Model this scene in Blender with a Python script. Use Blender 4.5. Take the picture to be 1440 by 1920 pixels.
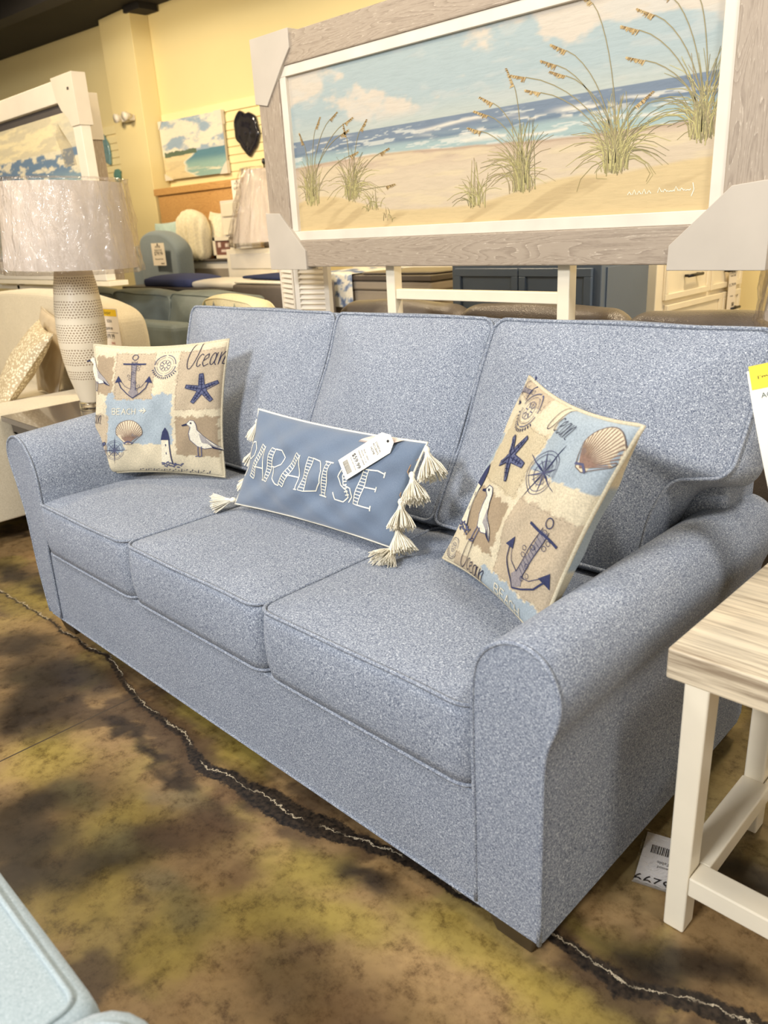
import bpy, bmesh, math, random
import numpy as np
from mathutils import Vector, Matrix
random.seed(7); rng = np.random.RandomState(5)
S = bpy.context.scene
for o in list(bpy.data.objects): bpy.data.objects.remove(o)
PI = math.pi

# ------------------------------------------------------------------ camera
cam_d = bpy.data.cameras.new('camera'); cam = bpy.data.objects.new('camera', cam_d)
S.collection.objects.link(cam); S.camera = cam
yaw, pitch, roll = math.radians(45.6499), math.radians(20.1941), math.radians(-3.3101)
fw = Vector((-math.sin(yaw)*math.cos(pitch), math.cos(yaw)*math.cos(pitch), -math.sin(pitch)))
rt = Vector((math.cos(yaw), math.sin(yaw), 0)); up = rt.cross(fw)
r2 = math.cos(roll)*rt + math.sin(roll)*up; u2 = -math.sin(roll)*rt + math.cos(roll)*up
M = Matrix((r2, u2, -fw)).transposed().to_4x4(); M.translation = Vector((2.7286, -0.9048, 1.3057))
cam.matrix_world = M
cam_d.sensor_fit = 'VERTICAL'; cam_d.sensor_height = 36; cam_d.lens = 1471.28*36/1920
cam_d.clip_start = .02
cam_d.dof.use_dof = True; cam_d.dof.focus_distance = 2.05; cam_d.dof.aperture_fstop = 4.2

# ------------------------------------------------------------------ light
def lin(c):
    return tuple(((v/255)/12.92 if v/255 <= .04045 else (((v/255)+.055)/1.055)**2.4) for v in c)
W = bpy.data.worlds.new('world'); S.world = W; W.use_nodes = True
W.node_tree.nodes['Background'].inputs[0].default_value = (*lin((250, 244, 236)), 1)
W.node_tree.nodes['Background'].inputs[1].default_value = .62
def area(name, loc, tgt, size, power, col, spread=180):
    l = bpy.data.lights.new(name, 'AREA'); l.shape = 'DISK'; l.size = size; l.energy = power; l.color = lin(col); l.spread = math.radians(spread)
    o = bpy.data.objects.new(name, l); S.collection.objects.link(o); o.location = loc
    o.rotation_euler = (Vector(tgt)-Vector(loc)).to_track_quat('-Z', 'Y').to_euler(); return o
WARM = (255, 232, 194); NEUT = (250, 246, 242); COOL = (244, 246, 252)
area('ceiling_light_near', (2.0, -3.3, 2.95), (1.2, .1, .3), .8, 195, COOL)
area('ceiling_light_front', (.1, -1.2, 2.95), (.7, .3, .5), .5, 36, NEUT)
area('ceiling_light_right', (3.2, .3, 2.95), (1.9, .7, .6), .5, 34, NEUT)
area('ceiling_light_picture', (1.0, -.15, 3.0), (1.0, 1.1, 1.5), .35, 12, WARM)
area('ceiling_light_left', (-1.6, -.3, 3.0), (-1.6, 1.2, 1.2), .4, 44, WARM)
area('ceiling_light_middle', (-.6, 1.9, 3.0), (-.5, 2.2, .8), .5, 45, WARM)
area('ceiling_light_far', (-3.2, 1.3, 2.9), (-3.5, 3.2, 1.6), .5, 62, WARM)
area('ceiling_light_cabinet', (2.0, 2.2, 3.0), (1.2, 2.7, .9), .4, 62, WARM)
S.view_settings.view_transform = 'Standard'; S.view_settings.look = 'None'
S.view_settings.exposure = .2; S.view_settings.gamma = 1; S.view_settings.use_curve_mapping = False

# ------------------------------------------------------------------ mesh helpers
class MB:
    """collects shapes (world coordinates) that become one mesh object"""
    def __init__(s): s.v = []; s.f = []; s.m = []; s.c = []; s.sm = []; s.col = (1, 1, 1)
    def add(s, vs, fs, mi=0, col=None, smooth=False):
        b = len(s.v); s.v += [tuple(v) for v in vs]
        if col is None: col = s.col
        if isinstance(col, list): s.c += col
        else: s.c += [col]*len(vs)
        s.f += [tuple(b+i for i in f) for f in fs]; s.m += [mi]*len(fs); s.sm += [smooth]*len(fs); return s
    def box(s, x0, x1, y0, y1, z0, z1, mi=0, col=None, fn=None):
        vs = [(x, y, z) for z in (z0, z1) for y in (y0, y1) for x in (x0, x1)]
        if fn: vs = [fn(v) for v in vs]
        return s.add(vs, [(0, 2, 3, 1), (4, 5, 7, 6), (0, 1, 5, 4), (2, 6, 7, 3), (0, 4, 6, 2), (1, 3, 7, 5)], mi, col)
    def hexa(s, bot, top, mi=0, col=None):
        n = len(bot); vs = list(bot)+list(top)
        fs = [tuple(range(n))[::-1], tuple(range(n, 2*n))]+[(i, (i+1) % n, n+(i+1) % n, n+i) for i in range(n)]
        return s.add(vs, fs, mi, col)
    def tube(s, pts, r, n=8, closed=False, mi=0, col=None, caps=True):
        P = [Vector(p) for p in pts]; k = len(P); vs = []; pn = None
        for i, p in enumerate(P):
            a = P[(i-1) % k] if (closed or i > 0) else p; b = P[(i+1) % k] if (closed or i < k-1) else p
            t = (b-a); t = t.normalized() if t.length > 1e-9 else Vector((0, 0, 1))
            if pn is None: pn = t.orthogonal().normalized()
            pn = (pn-t*pn.dot(t)); pn = pn.normalized() if pn.length > 1e-6 else t.orthogonal().normalized()
            bn = t.cross(pn); rr = r[i] if isinstance(r, (list, tuple)) else r
            vs += [p+rr*(math.cos(2*PI*j/n)*pn+math.sin(2*PI*j/n)*bn) for j in range(n)]
        fs = []
        for i in range(k if closed else k-1):
            a = i*n; b = ((i+1) % k)*n
            fs += [(a+j, a+(j+1) % n, b+(j+1) % n, b+j) for j in range(n)]
        if not closed and caps: fs += [tuple(range(n))[::-1], tuple((k-1)*n+j for j in range(n))]
        return s.add(vs, fs, mi, col, True)
    def lathe(s, prof, c, n=40, mi=0, fn=None, col=None, smooth=True):
        vs = []; fs = []
        for i, (r, z) in enumerate(prof):
            for j in range(n):
                a = 2*PI*j/n; p = (c[0]+r*math.cos(a), c[1]+r*math.sin(a), c[2]+z)
                vs.append(fn(p, a, i) if fn else p)
        for i in range(len(prof)-1):
            for j in range(n): fs.append((i*n+j, i*n+(j+1) % n, (i+1)*n+(j+1) % n, (i+1)*n+j))
        return s.add(vs, fs, mi, col, smooth)
    def grid(s, fn, nu, nv, mi=0, cf=None, smooth=True):
        vs = [fn(i/nu, j/nv) for j in range(nv+1) for i in range(nu+1)]
        cs = [cf(i/nu, j/nv) for j in range(nv+1) for i in range(nu+1)] if cf else None
        fs = [(j*(nu+1)+i, j*(nu+1)+i+1, (j+1)*(nu+1)+i+1, (j+1)*(nu+1)+i) for j in range(nv) for i in range(nu)]
        return s.add(vs, fs, mi, cs, smooth)
    def build(s, name, mats, parent=None, bevel=0, seg=2, auto=False):
        off = Vector(parent.location) if parent else Vector((0, 0, 0))
        if parent and parent.parent: off += Vector(parent.parent.location)
        me = bpy.data.meshes.new(name); me.from_pydata([tuple(Vector(v)-off) for v in s.v], [], s.f)
        mats = mats if isinstance(mats, (list, tuple)) else [mats]
        for m in mats: me.materials.append(m)
        me.polygons.foreach_set('material_index', s.m); me.polygons.foreach_set('use_smooth', s.sm)
        if any(c != (1, 1, 1) for c in s.c):
            at = me.color_attributes.new('Col', 'FLOAT_COLOR', 'POINT')
            arr = np.ones((len(s.c), 4), dtype=np.float32); arr[:, :3] = np.array(s.c, dtype=np.float32); at.data.foreach_set('color', arr.ravel())
        me.update(); o = bpy.data.objects.new(name, me); S.collection.objects.link(o)
        if parent: o.parent = parent
        if bevel:
            b = o.modifiers.new('bevel', 'BEVEL'); b.width = bevel; b.segments = seg; b.limit_method = 'ANGLE'; b.angle_limit = math.radians(40)
            b.harden_normals = False
        return o
def thing(name, label, cat, loc=(0, 0, 0), group=None):
    o = bpy.data.objects.new(name, None); S.collection.objects.link(o); o.location = loc; o.empty_display_size = .05
    o['label'] = label; o['category'] = cat
    if group: o['group'] = group
    return o
def tag(o, label, cat, group=None):
    o['label'] = label; o['category'] = cat
    if group: o['group'] = group
    return o
def struct(o): o['kind'] = 'structure'; return o

def round_poly(pts, r, n=5):
    out = []; k = len(pts)
    for i in range(k):
        p = Vector(pts[i]); a = Vector(pts[i-1]); b = Vector(pts[(i+1) % k]); rr = r[i] if isinstance(r, (list, tuple)) else r
        da = (a-p); db = (b-p); rr = min(rr, da.length*.48, db.length*.48); pa = p+da.normalized()*rr; pb = p+db.normalized()*rr
        for j in range(n+1):
            t = j/n; out.append((1-t)**2*pa+2*t*(1-t)*p+t*t*pb)
    return out
def densify(poly, step, closed=True):
    out = []; k = len(poly)
    for i in range(k if closed else k-1):
        a = Vector(poly[i]); b = Vector(poly[(i+1) % k]); m = max(1, int((b-a).length/step))
        out += [a+(b-a)*j/m for j in range(m)]
    if not closed: out.append(Vector(poly[-1]))
    return out
def puff(mb, outline, h, frame, crown=.02, crown_b=.01, bulge=.01, pipe=.005, pmb=None, mi=0, wob=0, seed=0, rings=9, pipe_b=True, edge=.0):
    """stuffed cushion: outline in (a,b), thickness h along frame's third axis. frame(a,b,c)->world. c=h is the face"""
    ol = densify(outline, .025); n = len(ol); cx = sum(p[0] for p in ol)/n; cy = sum(p[1] for p in ol)/n
    rs = np.random.RandomState(seed); ph = rs.rand(6)*6
    def wb(a, b): return wob*(math.sin(9*a+ph[0])*math.sin(7*b+ph[1])+.6*math.sin(17*a+11*b+ph[2])+.4*math.sin(23*b-13*a+ph[3]))
    vs = []; fs = []
    def ring(sc, c, out=0):
        for p in ol:
            d = Vector((p[0]-cx, p[1]-cy)); L = d.length
            q = Vector((cx, cy))+d*(sc+out/L); vs.append(frame(q[0], q[1], c+wb(q[0], q[1])*(1 if c > h*.5 else .3)))
    scs = [1-(1-i/rings)**1.6 for i in range(1, rings+1)]; scs = [i/rings for i in range(1, rings+1)]
    vs.append(frame(cx, cy, h+crown+wb(cx, cy)))
    for i in range(rings):
        sc = (i+1)/rings; sc = 1-(1-sc)**1.5; ring(sc, h+crown*(1-sc**3)-edge*sc**10)
    for j in range(n): fs.append((0, 1+j, 1+(j+1) % n))
    def conn(a, b):
        for j in range(n): fs.append((a+j, b+j, b+(j+1) % n, a+(j+1) % n))
    k = 1
    for i in range(rings-1): conn(k+i*n, k+(i+1)*n)
    k = 1+(rings-1)*n; ns = 7
    for i in range(1, ns+1):
        t = i/ns; ring(1, (h-edge)*(1-t), bulge*math.sin(PI*t)**.7); conn(k, k+n); k += n
    for i in range(rings-2, -1, -1):
        sc = (i+1)/rings; sc = 1-(1-sc)**1.5; ring(sc, -crown_b*(1-sc**3)); conn(k, k+n); k += n
    vs.append(frame(cx, cy, -crown_b)); L = len(vs)-1
    for j in range(n): fs.append((k+j, L, k+(j+1) % n))
    mb.add(vs, fs, mi, None, True)
    if pipe:
        pm = pmb or mb
        pm.tube([frame(p[0], p[1], h-edge+pipe*.4+wb(p[0], p[1])) for p in [Vector((cx, cy))+(Vector((q[0]-cx, q[1]-cy)))*(1+.2*pipe/.3) for q in ol]], pipe, 6, True, mi)
        if pipe_b: pm.tube([frame(p[0], p[1], -pipe*.2) for p in ol], pipe, 6, True, mi)

# ------------------------------------------------------------------ materials
def nmat(name):
    m = bpy.data.materials.new(name); m.use_nodes = True; nt = m.node_tree; return m, nt, nt.nodes['Principled BSDF']
def N(nt, t, **k):
    n = nt.nodes.new(t)
    for a, b in k.items():
        if a.startswith('i_'): n.inputs[a[2:]].default_value = b
        elif a[0] == 'I' and a[1:].isdigit(): n.inputs[int(a[1:])].default_value = b
        else: setattr(n, a, b)
    return n
def ramp(nt, src, stops, interp='LINEAR'):
    r = nt.nodes.new('ShaderNodeValToRGB'); r.color_ramp.interpolation = interp; e = r.color_ramp.elements
    while len(e) < len(stops): e.new(.5)
    for x, (p, c) in zip(e, stops): x.position = p; x.color = (*c, 1) if len(c) == 3 else c
    nt.links.new(src, r.inputs[0]); return r.outputs[0]
def noise(nt, sc, detail=2, rough=.5, vec=None, mapping=None, dist=0):
    n = N(nt, 'ShaderNodeTexNoise', i_Scale=sc, i_Detail=detail, i_Roughness=rough, i_Distortion=dist)
    tc = N(nt, 'ShaderNodeTexCoord')
    if mapping:
        mp = N(nt, 'ShaderNodeMapping'); mp.inputs['Scale'].default_value = mapping; nt.links.new(vec or tc.outputs['Object'], mp.inputs[0]); nt.links.new(mp.outputs[0], n.inputs['Vector'])
    else: nt.links.new(vec or tc.outputs['Object'], n.inputs['Vector'])
    return n.outputs[0]
def mix(nt, a, b, f, blend='MIX'):
    n = N(nt, 'ShaderNodeMix', data_type='RGBA', blend_type=blend)
    for i, v in ((6, a), (7, b)):
        if isinstance(v, tuple): n.inputs[i].default_value = (*v[:3], 1)
        else: nt.links.new(v, n.inputs[i])
    if isinstance(f, (int, float)): n.inputs[0].default_value = f
    else: nt.links.new(f, n.inputs[0])
    return n.outputs[2]
def bump(nt, bs, h, st=.3, dist=.002):
    b = N(nt, 'ShaderNodeBump', i_Strength=st, i_Distance=dist); nt.links.new(h, b.inputs['Height']); nt.links.new(b.outputs[0], bs.inputs['Normal']); return b
def math_n(nt, op, a, b=None, c=None):
    n = N(nt, 'ShaderNodeMath', operation=op)
    for i, v in enumerate((a, b, c)):
        if v is None: continue
        if isinstance(v, (int, float)): n.inputs[i].default_value = v
        else: nt.links.new(v, n.inputs[i])
    return n.outputs[0]
def plain(name, c, rough=.6, var=.06, sc=9, metal=0, bst=0, bsc=60, spec=.5, coat=0):
    m, nt, b = nmat(name); c = lin(c)
    n = noise(nt, sc, 4); col = ramp(nt, n, [(.3, tuple(v*(1-var) for v in c)), (.7, tuple(min(1, v*(1+var)) for v in c))])
    nt.links.new(col, b.inputs['Base Color']); b.inputs['Roughness'].default_value = rough; b.inputs['Metallic'].default_value = metal
    b.inputs['Specular IOR Level'].default_value = spec; b.inputs['Coat Weight'].default_value = coat
    if bst: bump(nt, b, noise(nt, bsc, 3), bst)
    return m
def woven(name, dark, mid, light, sc=1, var=.08, bst=.5, contrast=1, sheen=.25):
    m, nt, b = nmat(name); d, mi, l = lin(dark), lin(mid), lin(light)
    n1 = noise(nt, 1, 2, .6, mapping=(230*sc, 900*sc, 900*sc)); n2 = noise(nt, 1, 2, .6, mapping=(900*sc, 900*sc, 230*sc)); n3 = noise(nt, 1, 2, .6, mapping=(900*sc, 230*sc, 900*sc)); n4 = noise(nt, 1, 2, .5, mapping=(330*sc, 330*sc, 330*sc))
    mx = math_n(nt, 'ADD', n1, n2); mx = math_n(nt, 'ADD', mx, n3); mx = math_n(nt, 'MULTIPLY_ADD', n4, .6, mx); mx = math_n(nt, 'MULTIPLY', mx, 1/3.6)
    w = .085/contrast
    col = ramp(nt, mx, [(.5-1.5*w, d), (.5-.3*w, mi), (.5+.25*w, mi), (.5+1.5*w, l)])
    big = ramp(nt, noise(nt, 5, 3), [(.3, (1-var,)*3), (.7, (1, 1, 1))])
    nt.links.new(mix(nt, col, big, 1, 'MULTIPLY'), b.inputs['Base Color'])
    b.inputs['Roughness'].default_value = .92; b.inputs['Specular IOR Level'].default_value = .15
    b.inputs['Sheen Weight'].default_value = sheen; b.inputs['Sheen Roughness'].default_value = .5
    bump(nt, b, mx, bst, .0012); return m
def attr_mat(name, rough=.7, weave=0, brush=0, spec=.3, mult=.1):
    m, nt, b = nmat(name); a = N(nt, 'ShaderNodeAttribute', attribute_name='Col'); col = a.outputs[0]
    if weave:
        n1 = noise(nt, 1, 1, .5, mapping=(180, weave, weave)); n2 = noise(nt, 1, 1, .5, mapping=(weave, weave, 180))
        x = math_n(nt, 'MULTIPLY', math_n(nt, 'ADD', n1, n2), .5)
        col = mix(nt, col, ramp(nt, x, [(.38, (1-mult*2.2,)*3), (.62, (1.0,)*3)]), 1, 'MULTIPLY'); bump(nt, b, x, .4, .001)
    if brush:
        x = noise(nt, 1, 4, .7, mapping=(brush, 30, brush*7), dist=.4)
        col = mix(nt, col, ramp(nt, x, [(.3, (1-mult,)*3), (.55, (1,)*3), (.75, (1, 1, 1))]), 1, 'MULTIPLY'); bump(nt, b, x, .35, .002)
    nt.links.new(col, b.inputs['Base Color']); b.inputs['Roughness'].default_value = rough; b.inputs['Specular IOR Level'].default_value = spec; return m
def wood(name, c1, c2, mp, rough=.5, sc=1, hi=None):
    m, nt, b = nmat(name)
    base = noise(nt, 1.0*sc, 2, .5, mapping=mp, dist=.6)
    rings = N(nt, 'ShaderNodeMath', operation='MULTIPLY'); nt.links.new(base, rings.inputs[0]); rings.inputs[1].default_value = 26
    fr = math_n(nt, 'FRACT', rings.outputs[0]); fine = noise(nt, 1, 3, .7, mapping=tuple(v*22 for v in mp))
    s = math_n(nt, 'ADD', math_n(nt, 'MULTIPLY', fr, .45), math_n(nt, 'MULTIPLY', fine, .8))
    col = ramp(nt, s, [(.3, lin(c1)), (.62, lin(c2)), (.85, lin(c2)), (.93, lin(hi or c2))])
    nt.links.new(col, b.inputs['Base Color']); b.inputs['Roughness'].default_value = rough; bump(nt, b, s, .15, .001); return m
def streaks(name, c1, c2, mp, rough=.45, planks=0):
    m, nt, b = nmat(name); x = noise(nt, 1, 5, .7, mapping=mp); y = noise(nt, 1, 2, .5, mapping=tuple(v*.22 for v in mp)); z = math_n(nt, 'MULTIPLY_ADD', y, .8, x)
    col = ramp(nt, z, [(.68, lin(c1)), (.9, lin(c2)), (1.0, tuple(min(1, v*1.12) for v in lin(c2)))])
    nt.links.new(col, b.inputs['Base Color']); b.inputs['Roughness'].default_value = rough; bump(nt, b, x, .2, .001); return m
def leather(name, c, rough=.38):
    m, nt, b = nmat(name); c = lin(c); n = noise(nt, 3.5, 3)
    nt.links.new(ramp(nt, n, [(.3, tuple(v*.75 for v in c)), (.7, tuple(v*1.25 for v in c))]), b.inputs['Base Color'])
    b.inputs['Roughness'].default_value = rough; v = N(nt, 'ShaderNodeTexVoronoi', i_Scale=260); tc = N(nt, 'ShaderNodeTexCoord'); nt.links.new(tc.outputs['Object'], v.inputs['Vector'])
    bump(nt, b, math_n(nt, 'ADD', v.outputs[0], math_n(nt, 'MULTIPLY', noise(nt, 9, 3), 6)), .35, .003); return m
def film(name, strength=.16, tint=(245, 240, 235)):
    m, nt, b = nmat(name); nt.nodes.remove(b); out = nt.nodes['Material Output']
    tr = N(nt, 'ShaderNodeBsdfTransparent'); tr.inputs[0].default_value = (.97, .965, .96, 1)
    gl = N(nt, 'ShaderNodeBsdfGlossy', i_Roughness=.13); gl.inputs[0].default_value = (*lin(tint), 1)
    fr = N(nt, 'ShaderNodeFresnel', i_IOR=1.5)
    bp = N(nt, 'ShaderNodeBump', i_Strength=1.0, i_Distance=.016)
    h = noise(nt, 1, 3, .55, mapping=(22, 22, 9), dist=2.2); nt.links.new(h, bp.inputs['Height'])
    nt.links.new(bp.outputs[0], gl.inputs['Normal']); nt.links.new(bp.outputs[0], fr.inputs['Normal'])
    f = math_n(nt, 'MULTIPLY_ADD', fr.outputs[0], .8, strength*.12); f = math_n(nt, 'MINIMUM', f, .4)
    mx = N(nt, 'ShaderNodeMixShader'); nt.links.new(f, mx.inputs[0]); nt.links.new(tr.outputs[0], mx.inputs[1]); nt.links.new(gl.outputs[0], mx.inputs[2])
    nt.links.new(mx.outputs[0], out.inputs[0]); return m

M_sofa = woven('blue_grey_heather_fabric', (52, 60, 84), (136, 143, 154), (222, 226, 229), sc=.85, contrast=1.3, sheen=.03)
M_beige = woven('cream_linen_fabric', (170, 155, 125), (212, 200, 172), (235, 226, 204), sc=.8, bst=.3)
M_aqua = woven('pale_aqua_fabric', (128, 142, 144), (166, 178, 178), (202, 210, 210), sc=1.0, bst=.5)
M_denim = woven('washed_blue_cotton', (98, 112, 132), (110, 124, 142), (122, 136, 152), sc=1.2, bst=.2, sheen=.5)
M_print = attr_mat('nautical_print_fabric', .9, weave=520, spec=.1, mult=.12)
M_canvas = attr_mat('painted_canvas', .6, brush=14, spec=.3, mult=.09)
M_paper = attr_mat('printed_paper', .6)
M_thread = plain('cream_cotton_thread', (240, 232, 210), .9, .08, 90)
M_tan = plain('tan_cord', (165, 135, 105), .8)
M_legdark = plain('dark_espresso_wood', (62, 50, 34), .4, .15, 20)
M_frame_h = wood('weathered_oak_horizontal', (134, 119, 102), (162, 147, 128), (1.4, 9, 15), .55, hi=(200, 186, 166))
M_frame_v = wood('weathered_oak_vertical', (134, 119, 102), (162, 147, 128), (15, 9, 1.4), .55, hi=(200, 186, 166))
M_liner = plain('cream_painted_liner', (216, 206, 188), .5)
M_card = plain('grey_beige_cardboard', (186, 176, 160), .75, .04)
M_cardw = plain('white_cardboard', (208, 198, 180), .7, .03)
M_white = plain('cream_white_paint', (240, 229, 203), .35, .03, 12)
M_white2 = plain('soft_white_paint', (222, 214, 198), .5, .03)
M_ttop = streaks('whitewashed_plank', (150, 132, 108), (216, 200, 170), (3, 75, 75), .4)
M_yellow = plain('pale_yellow_wall_paint', (230, 213, 158), .8, .02, 2)
M_slat = plain('cream_yellow_slat_panel', (242, 226, 172), .55, .02, 3)
M_black = plain('black_ceiling_paint', (30, 27, 26), .8, .2, 2)
M_black2 = plain('black_metal', (22, 20, 20), .35)
M_shade = plain('off_white_lamp_linen', (200, 187, 172), .9, .03, 200)
M_film = film('clear_plastic_film')
M_glass, _nt, _b = nmat('clear_glass'); _b.inputs['Transmission Weight'].default_value = 1; _b.inputs['Roughness'].default_value = .03; _b.inputs['Base Color'].default_value = (.95, .93, .88, 1)
M_lgray = leather('slate_grey_leather', (108, 117, 114), .42)
M_lbrown = leather('dark_brown_leather', (104, 95, 86), .3)
M_slip = woven('dusty_blue_fabric', (104, 116, 122), (128, 140, 146), (150, 160, 164), sc=.7, bst=.2)
M_navy = plain('navy_cotton', (52, 58, 92), .9)
M_dwood = plain('dark_taupe_wood', (84, 76, 68), .35, .1)
M_taupe = plain('taupe_upholstery', (150, 138, 120), .8, .05)
M_bluec = plain('slate_blue_paint', (92, 106, 124), .4, .04)
M_owood = wood('honey_oak', (176, 128, 72), (204, 158, 98), (2, 10, 12), .45)
M_cable = plain('cream_knit', (236, 226, 196), .95, .1, 60, bst=.6, bsc=70)
M_aqp = plain('pale_aqua_cotton', (196, 220, 214), .9)
M_darkgap = plain('charcoal_inset', (84, 78, 74), .7)

# ------------------------------------------------------------------ numpy noise for painted surfaces
_perm = rng.rand(256, 256)
def vnoise(x, y):
    xi = np.floor(x).astype(int); yi = np.floor(y).astype(int); fx = x-xi; fy = y-yi; fx = fx*fx*(3-2*fx); fy = fy*fy*(3-2*fy)
    g = lambda a, b: _perm[a % 256, b % 256]
    return (g(xi, yi)*(1-fx)+g(xi+1, yi)*fx)*(1-fy)+(g(xi, yi+1)*(1-fx)+g(xi+1, yi+1)*fx)*fy
def fbm(x, y, o=5, g=.55):
    r = 0; a = 1; t = 0
    for i in range(o): r = r+a*vnoise(x*2**i+17.3*i, y*2**i+5.1*i); t += a; a *= g
    return r/t
def sstep(a, b, x): t = np.clip((x-a)/(b-a), 0, 1); return t*t*(3-2*t)
def L3(c): return np.array(lin(c))
def blend(base, col, w): return base*(1-w[..., None])+np.asarray(col)*w[..., None]

# ------------------------------------------------------------------ floor
def make_floor():
    X0, X1, Y0, Y1 = -1.3, 3.0, -1.3, 1.3; st = .01
    xs = np.linspace(X0, X1, int((X1-X0)/st)+1); ys = np.linspace(Y0, Y1, int((Y1-Y0)/st)+1)
    gx, gy = np.meshgrid(xs, ys); 
    wx = gx+.10*(fbm(gx*5, gy*5)-.5)+.06*(fbm(gx*19+9, gy*19)-.5); wy = gy+.10*(fbm(gx*5+40, gy*5+11)-.5)+.06*(fbm(gx*19+3, gy*19+50)-.5)
    n1 = fbm(gx*3+3, gy*3+8, 6, .62); n2 = fbm(gx*4.5+31, gy*4.5+2, 6, .6)
    base = np.zeros(gx.shape+(3,))+L3((150, 122, 82))
    base = blend(base, L3((150, 132, 74)), sstep(.5, .62, n1)*.7)
    base = blend(base, L3((78, 62, 46)), sstep(.50, .60, n2)*.85)
    def blob(L, c, a, q=1.6):
        nonlocal base
        for (x, y, r, *e) in L:
            ax = e[0] if e else 1; an = math.radians(e[1]) if len(e) > 1 else 0
            dx, dy = wx-x, wy-y; u = (dx*math.cos(an)+dy*math.sin(an))/(r*ax); v = (-dx*math.sin(an)+dy*math.cos(an))/r
            base = blend(base, L3(c), np.exp(-(u*u+v*v)**q)*a)
    blob([(1.748, -.388, .13), (1.946, -.21, .13), (1.484, -.269, .09, 1.5, 20), (2.03, -.109, .1), (.967, -.327, .14), (.033, .014, .2), (1.582, -.014, .06), (2.2, -.5, .3)], (160, 130, 88), .85)
    blob([(2.147, .568, .12), (2.12, .371, .12), (2.206, .79, .2), (2.263, .497, .1)], (150, 132, 88), .9)
    blob([(.927, .05, .06, 2.2, -10), (1.177, .022, .06, 2, -10), (.793, -.335, .10, 1.5), (1.642, -.13, .07, 1.6, 30), (1.778, -.19, .05, 2, 20), (1.221, -.33, .09, 1.4, -30), (1.313, -.515, .11), (1.637, -.282, .07, 2, 40), (2.154, -.023, .05, 3, 10), (-.261, .057, .12, 2), (2.208, .145, .035, 3, 10), (1.959, -.045, .05, 2.4, 25), (1.565, -.447, .08)], (158, 138, 66), .75)
    blob([(.449, -.08, .12, 1.9, 20), (.38, -.2, .12, 1.6), (.52, -.3, .11, 1.3), (.1, -.12, .09, 1.6), (.974, -.4, .08, 2, 60), (1.087, -.513, .1, 2), (1.285, -.403, .07, 1.8, 60), (1.757, -.066, .035, 3, 10), (-.576, .096, .09, 2), (-.3, .12, .05, 2.), (2.341, .469, .07, 1.5), (2.331, .195, .05, 3, 15), (2.242, .144, .035, 3), (.84, -.141, .025, 5, 12), (1.0, -.13, .02, 4, 0), (1.15, -.15, .03, 3, -10), (1.334, -.16, .05, 2), (1.323, -.263, .06, 2, 50), (1.36, -.05, .04, 2)], (40, 33, 28), .92)
    blob([(1.42, -.36, .035, 2, 40), (2.29, .62, .05), (1.2, -.2, .04, 2, 30)], (126, 112, 84), .7)
    blob([(1.245, -.37, .05, 1.4), (1.5, -.36, .06, 1.4), (1.02, -.34, .05, 2), (1.8, -.33, .05, 1.6)], (112, 102, 66), .7)
    blob([(1.36, -.22, .10, 1.6, 20), (1.55, -.22, .05, 1.2, 60), (1.9, -.33, .10, 2, 10), (1.3, -.1, .03, 2)], (98, 74, 50), .7)
    g = fbm(gx*60, gy*60, 3, .7); base = base*(.82+.36*g)[..., None]
    # far ground
    N0 = len(xs)*len(ys); vs = [(x, y, 0) for y in ys for x in xs]; nx = len(xs)
    fs = [(j*nx+i, j*nx+i+1, (j+1)*nx+i+1, (j+1)*nx+i) for j in range(len(ys)-1) for i in range(nx-1)]
    big = [(-8, -4, 0), (X0, -4, 0), (X1, -4, 0), (5, -4, 0), (-8, Y0, 0), (5, Y0, 0), (-8, Y1, 0), (5, Y1, 0), (-8, 4.2, 0), (X0, 4.2, 0), (X1, 4.2, 0), (5, 4.2, 0)]
    vs += big; b = N0; c00, c10, c01, c11 = 0, nx-1, (len(ys)-1)*nx, len(ys)*nx-1
    fs += [(b, b+1, c00, b+4), (b+1, b+2, c10, c00), (b+2, b+3, b+5, c10), (b+4, c00, c01, b+6), (c10, b+5, b+7, c11), (b+6, c01, b+9, b+8), (c01, c11, b+10, b+9), (c11, b+7, b+11, b+10)]
    me = bpy.data.meshes.new('floor'); me.from_pydata(vs, [], fs)
    at = me.color_attributes.new('Col', 'FLOAT_COLOR', 'POINT'); arr = np.ones((len(vs), 4), dtype=np.float32); arr[:N0, :3] = base.reshape(-1, 3); arr[N0:, :3] = L3((120, 104, 66)); at.data.foreach_set('color', arr.ravel())
    ck = [(-.8, -.02), (-.41, 0), (-.166, .017), (-.009, .022), (.141, .015), (.217, .028), (.306, .015), (.391, .04), (.52, .015), (.633, -.012), (.73, -.026), (.865, -.036), (.981, -.028), (1.083, -.059), (1.159, -.075), (1.237, -.054), (1.357, -.043), (1.485, -.03), (1.601, .002), (1.709, .031), (1.789, .05), (1.892, .053), (2.05, .075), (2.124, .094), (2.196, .089), (2.273, .085), (2.359, .134), (2.451, .158), (2.7, .2), (3.2, .2)]
    wd = [(-1, .002), (.0, .004), (.3, .008), (.7, .010), (1.05, .012), (1.15, .02), (1.3, .026), (1.42, .038), (1.55, .032), (1.7, .018), (1.9, .012), (2.1, .014), (2.35, .026), (3, .02)]
    gxf = gx.ravel(); cr = gy.ravel()-np.interp(gxf, [p[0] for p in ck], [p[1] for p in ck]); wv = np.interp(gxf, [p[0] for p in wd], [p[1] for p in wd])
    for nm, arr1 in (('crack', cr), ('band', wv)):
        a = me.attributes.new(nm, 'FLOAT', 'POINT'); full = np.full(len(vs), 1.0 if nm == 'crack' else 0.001, dtype=np.float32); full[:N0] = arr1; a.data.foreach_set('value', full)
    m, nt, b = nmat('stained_concrete'); A = lambda n: N(nt, 'ShaderNodeAttribute', attribute_name=n)
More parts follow.
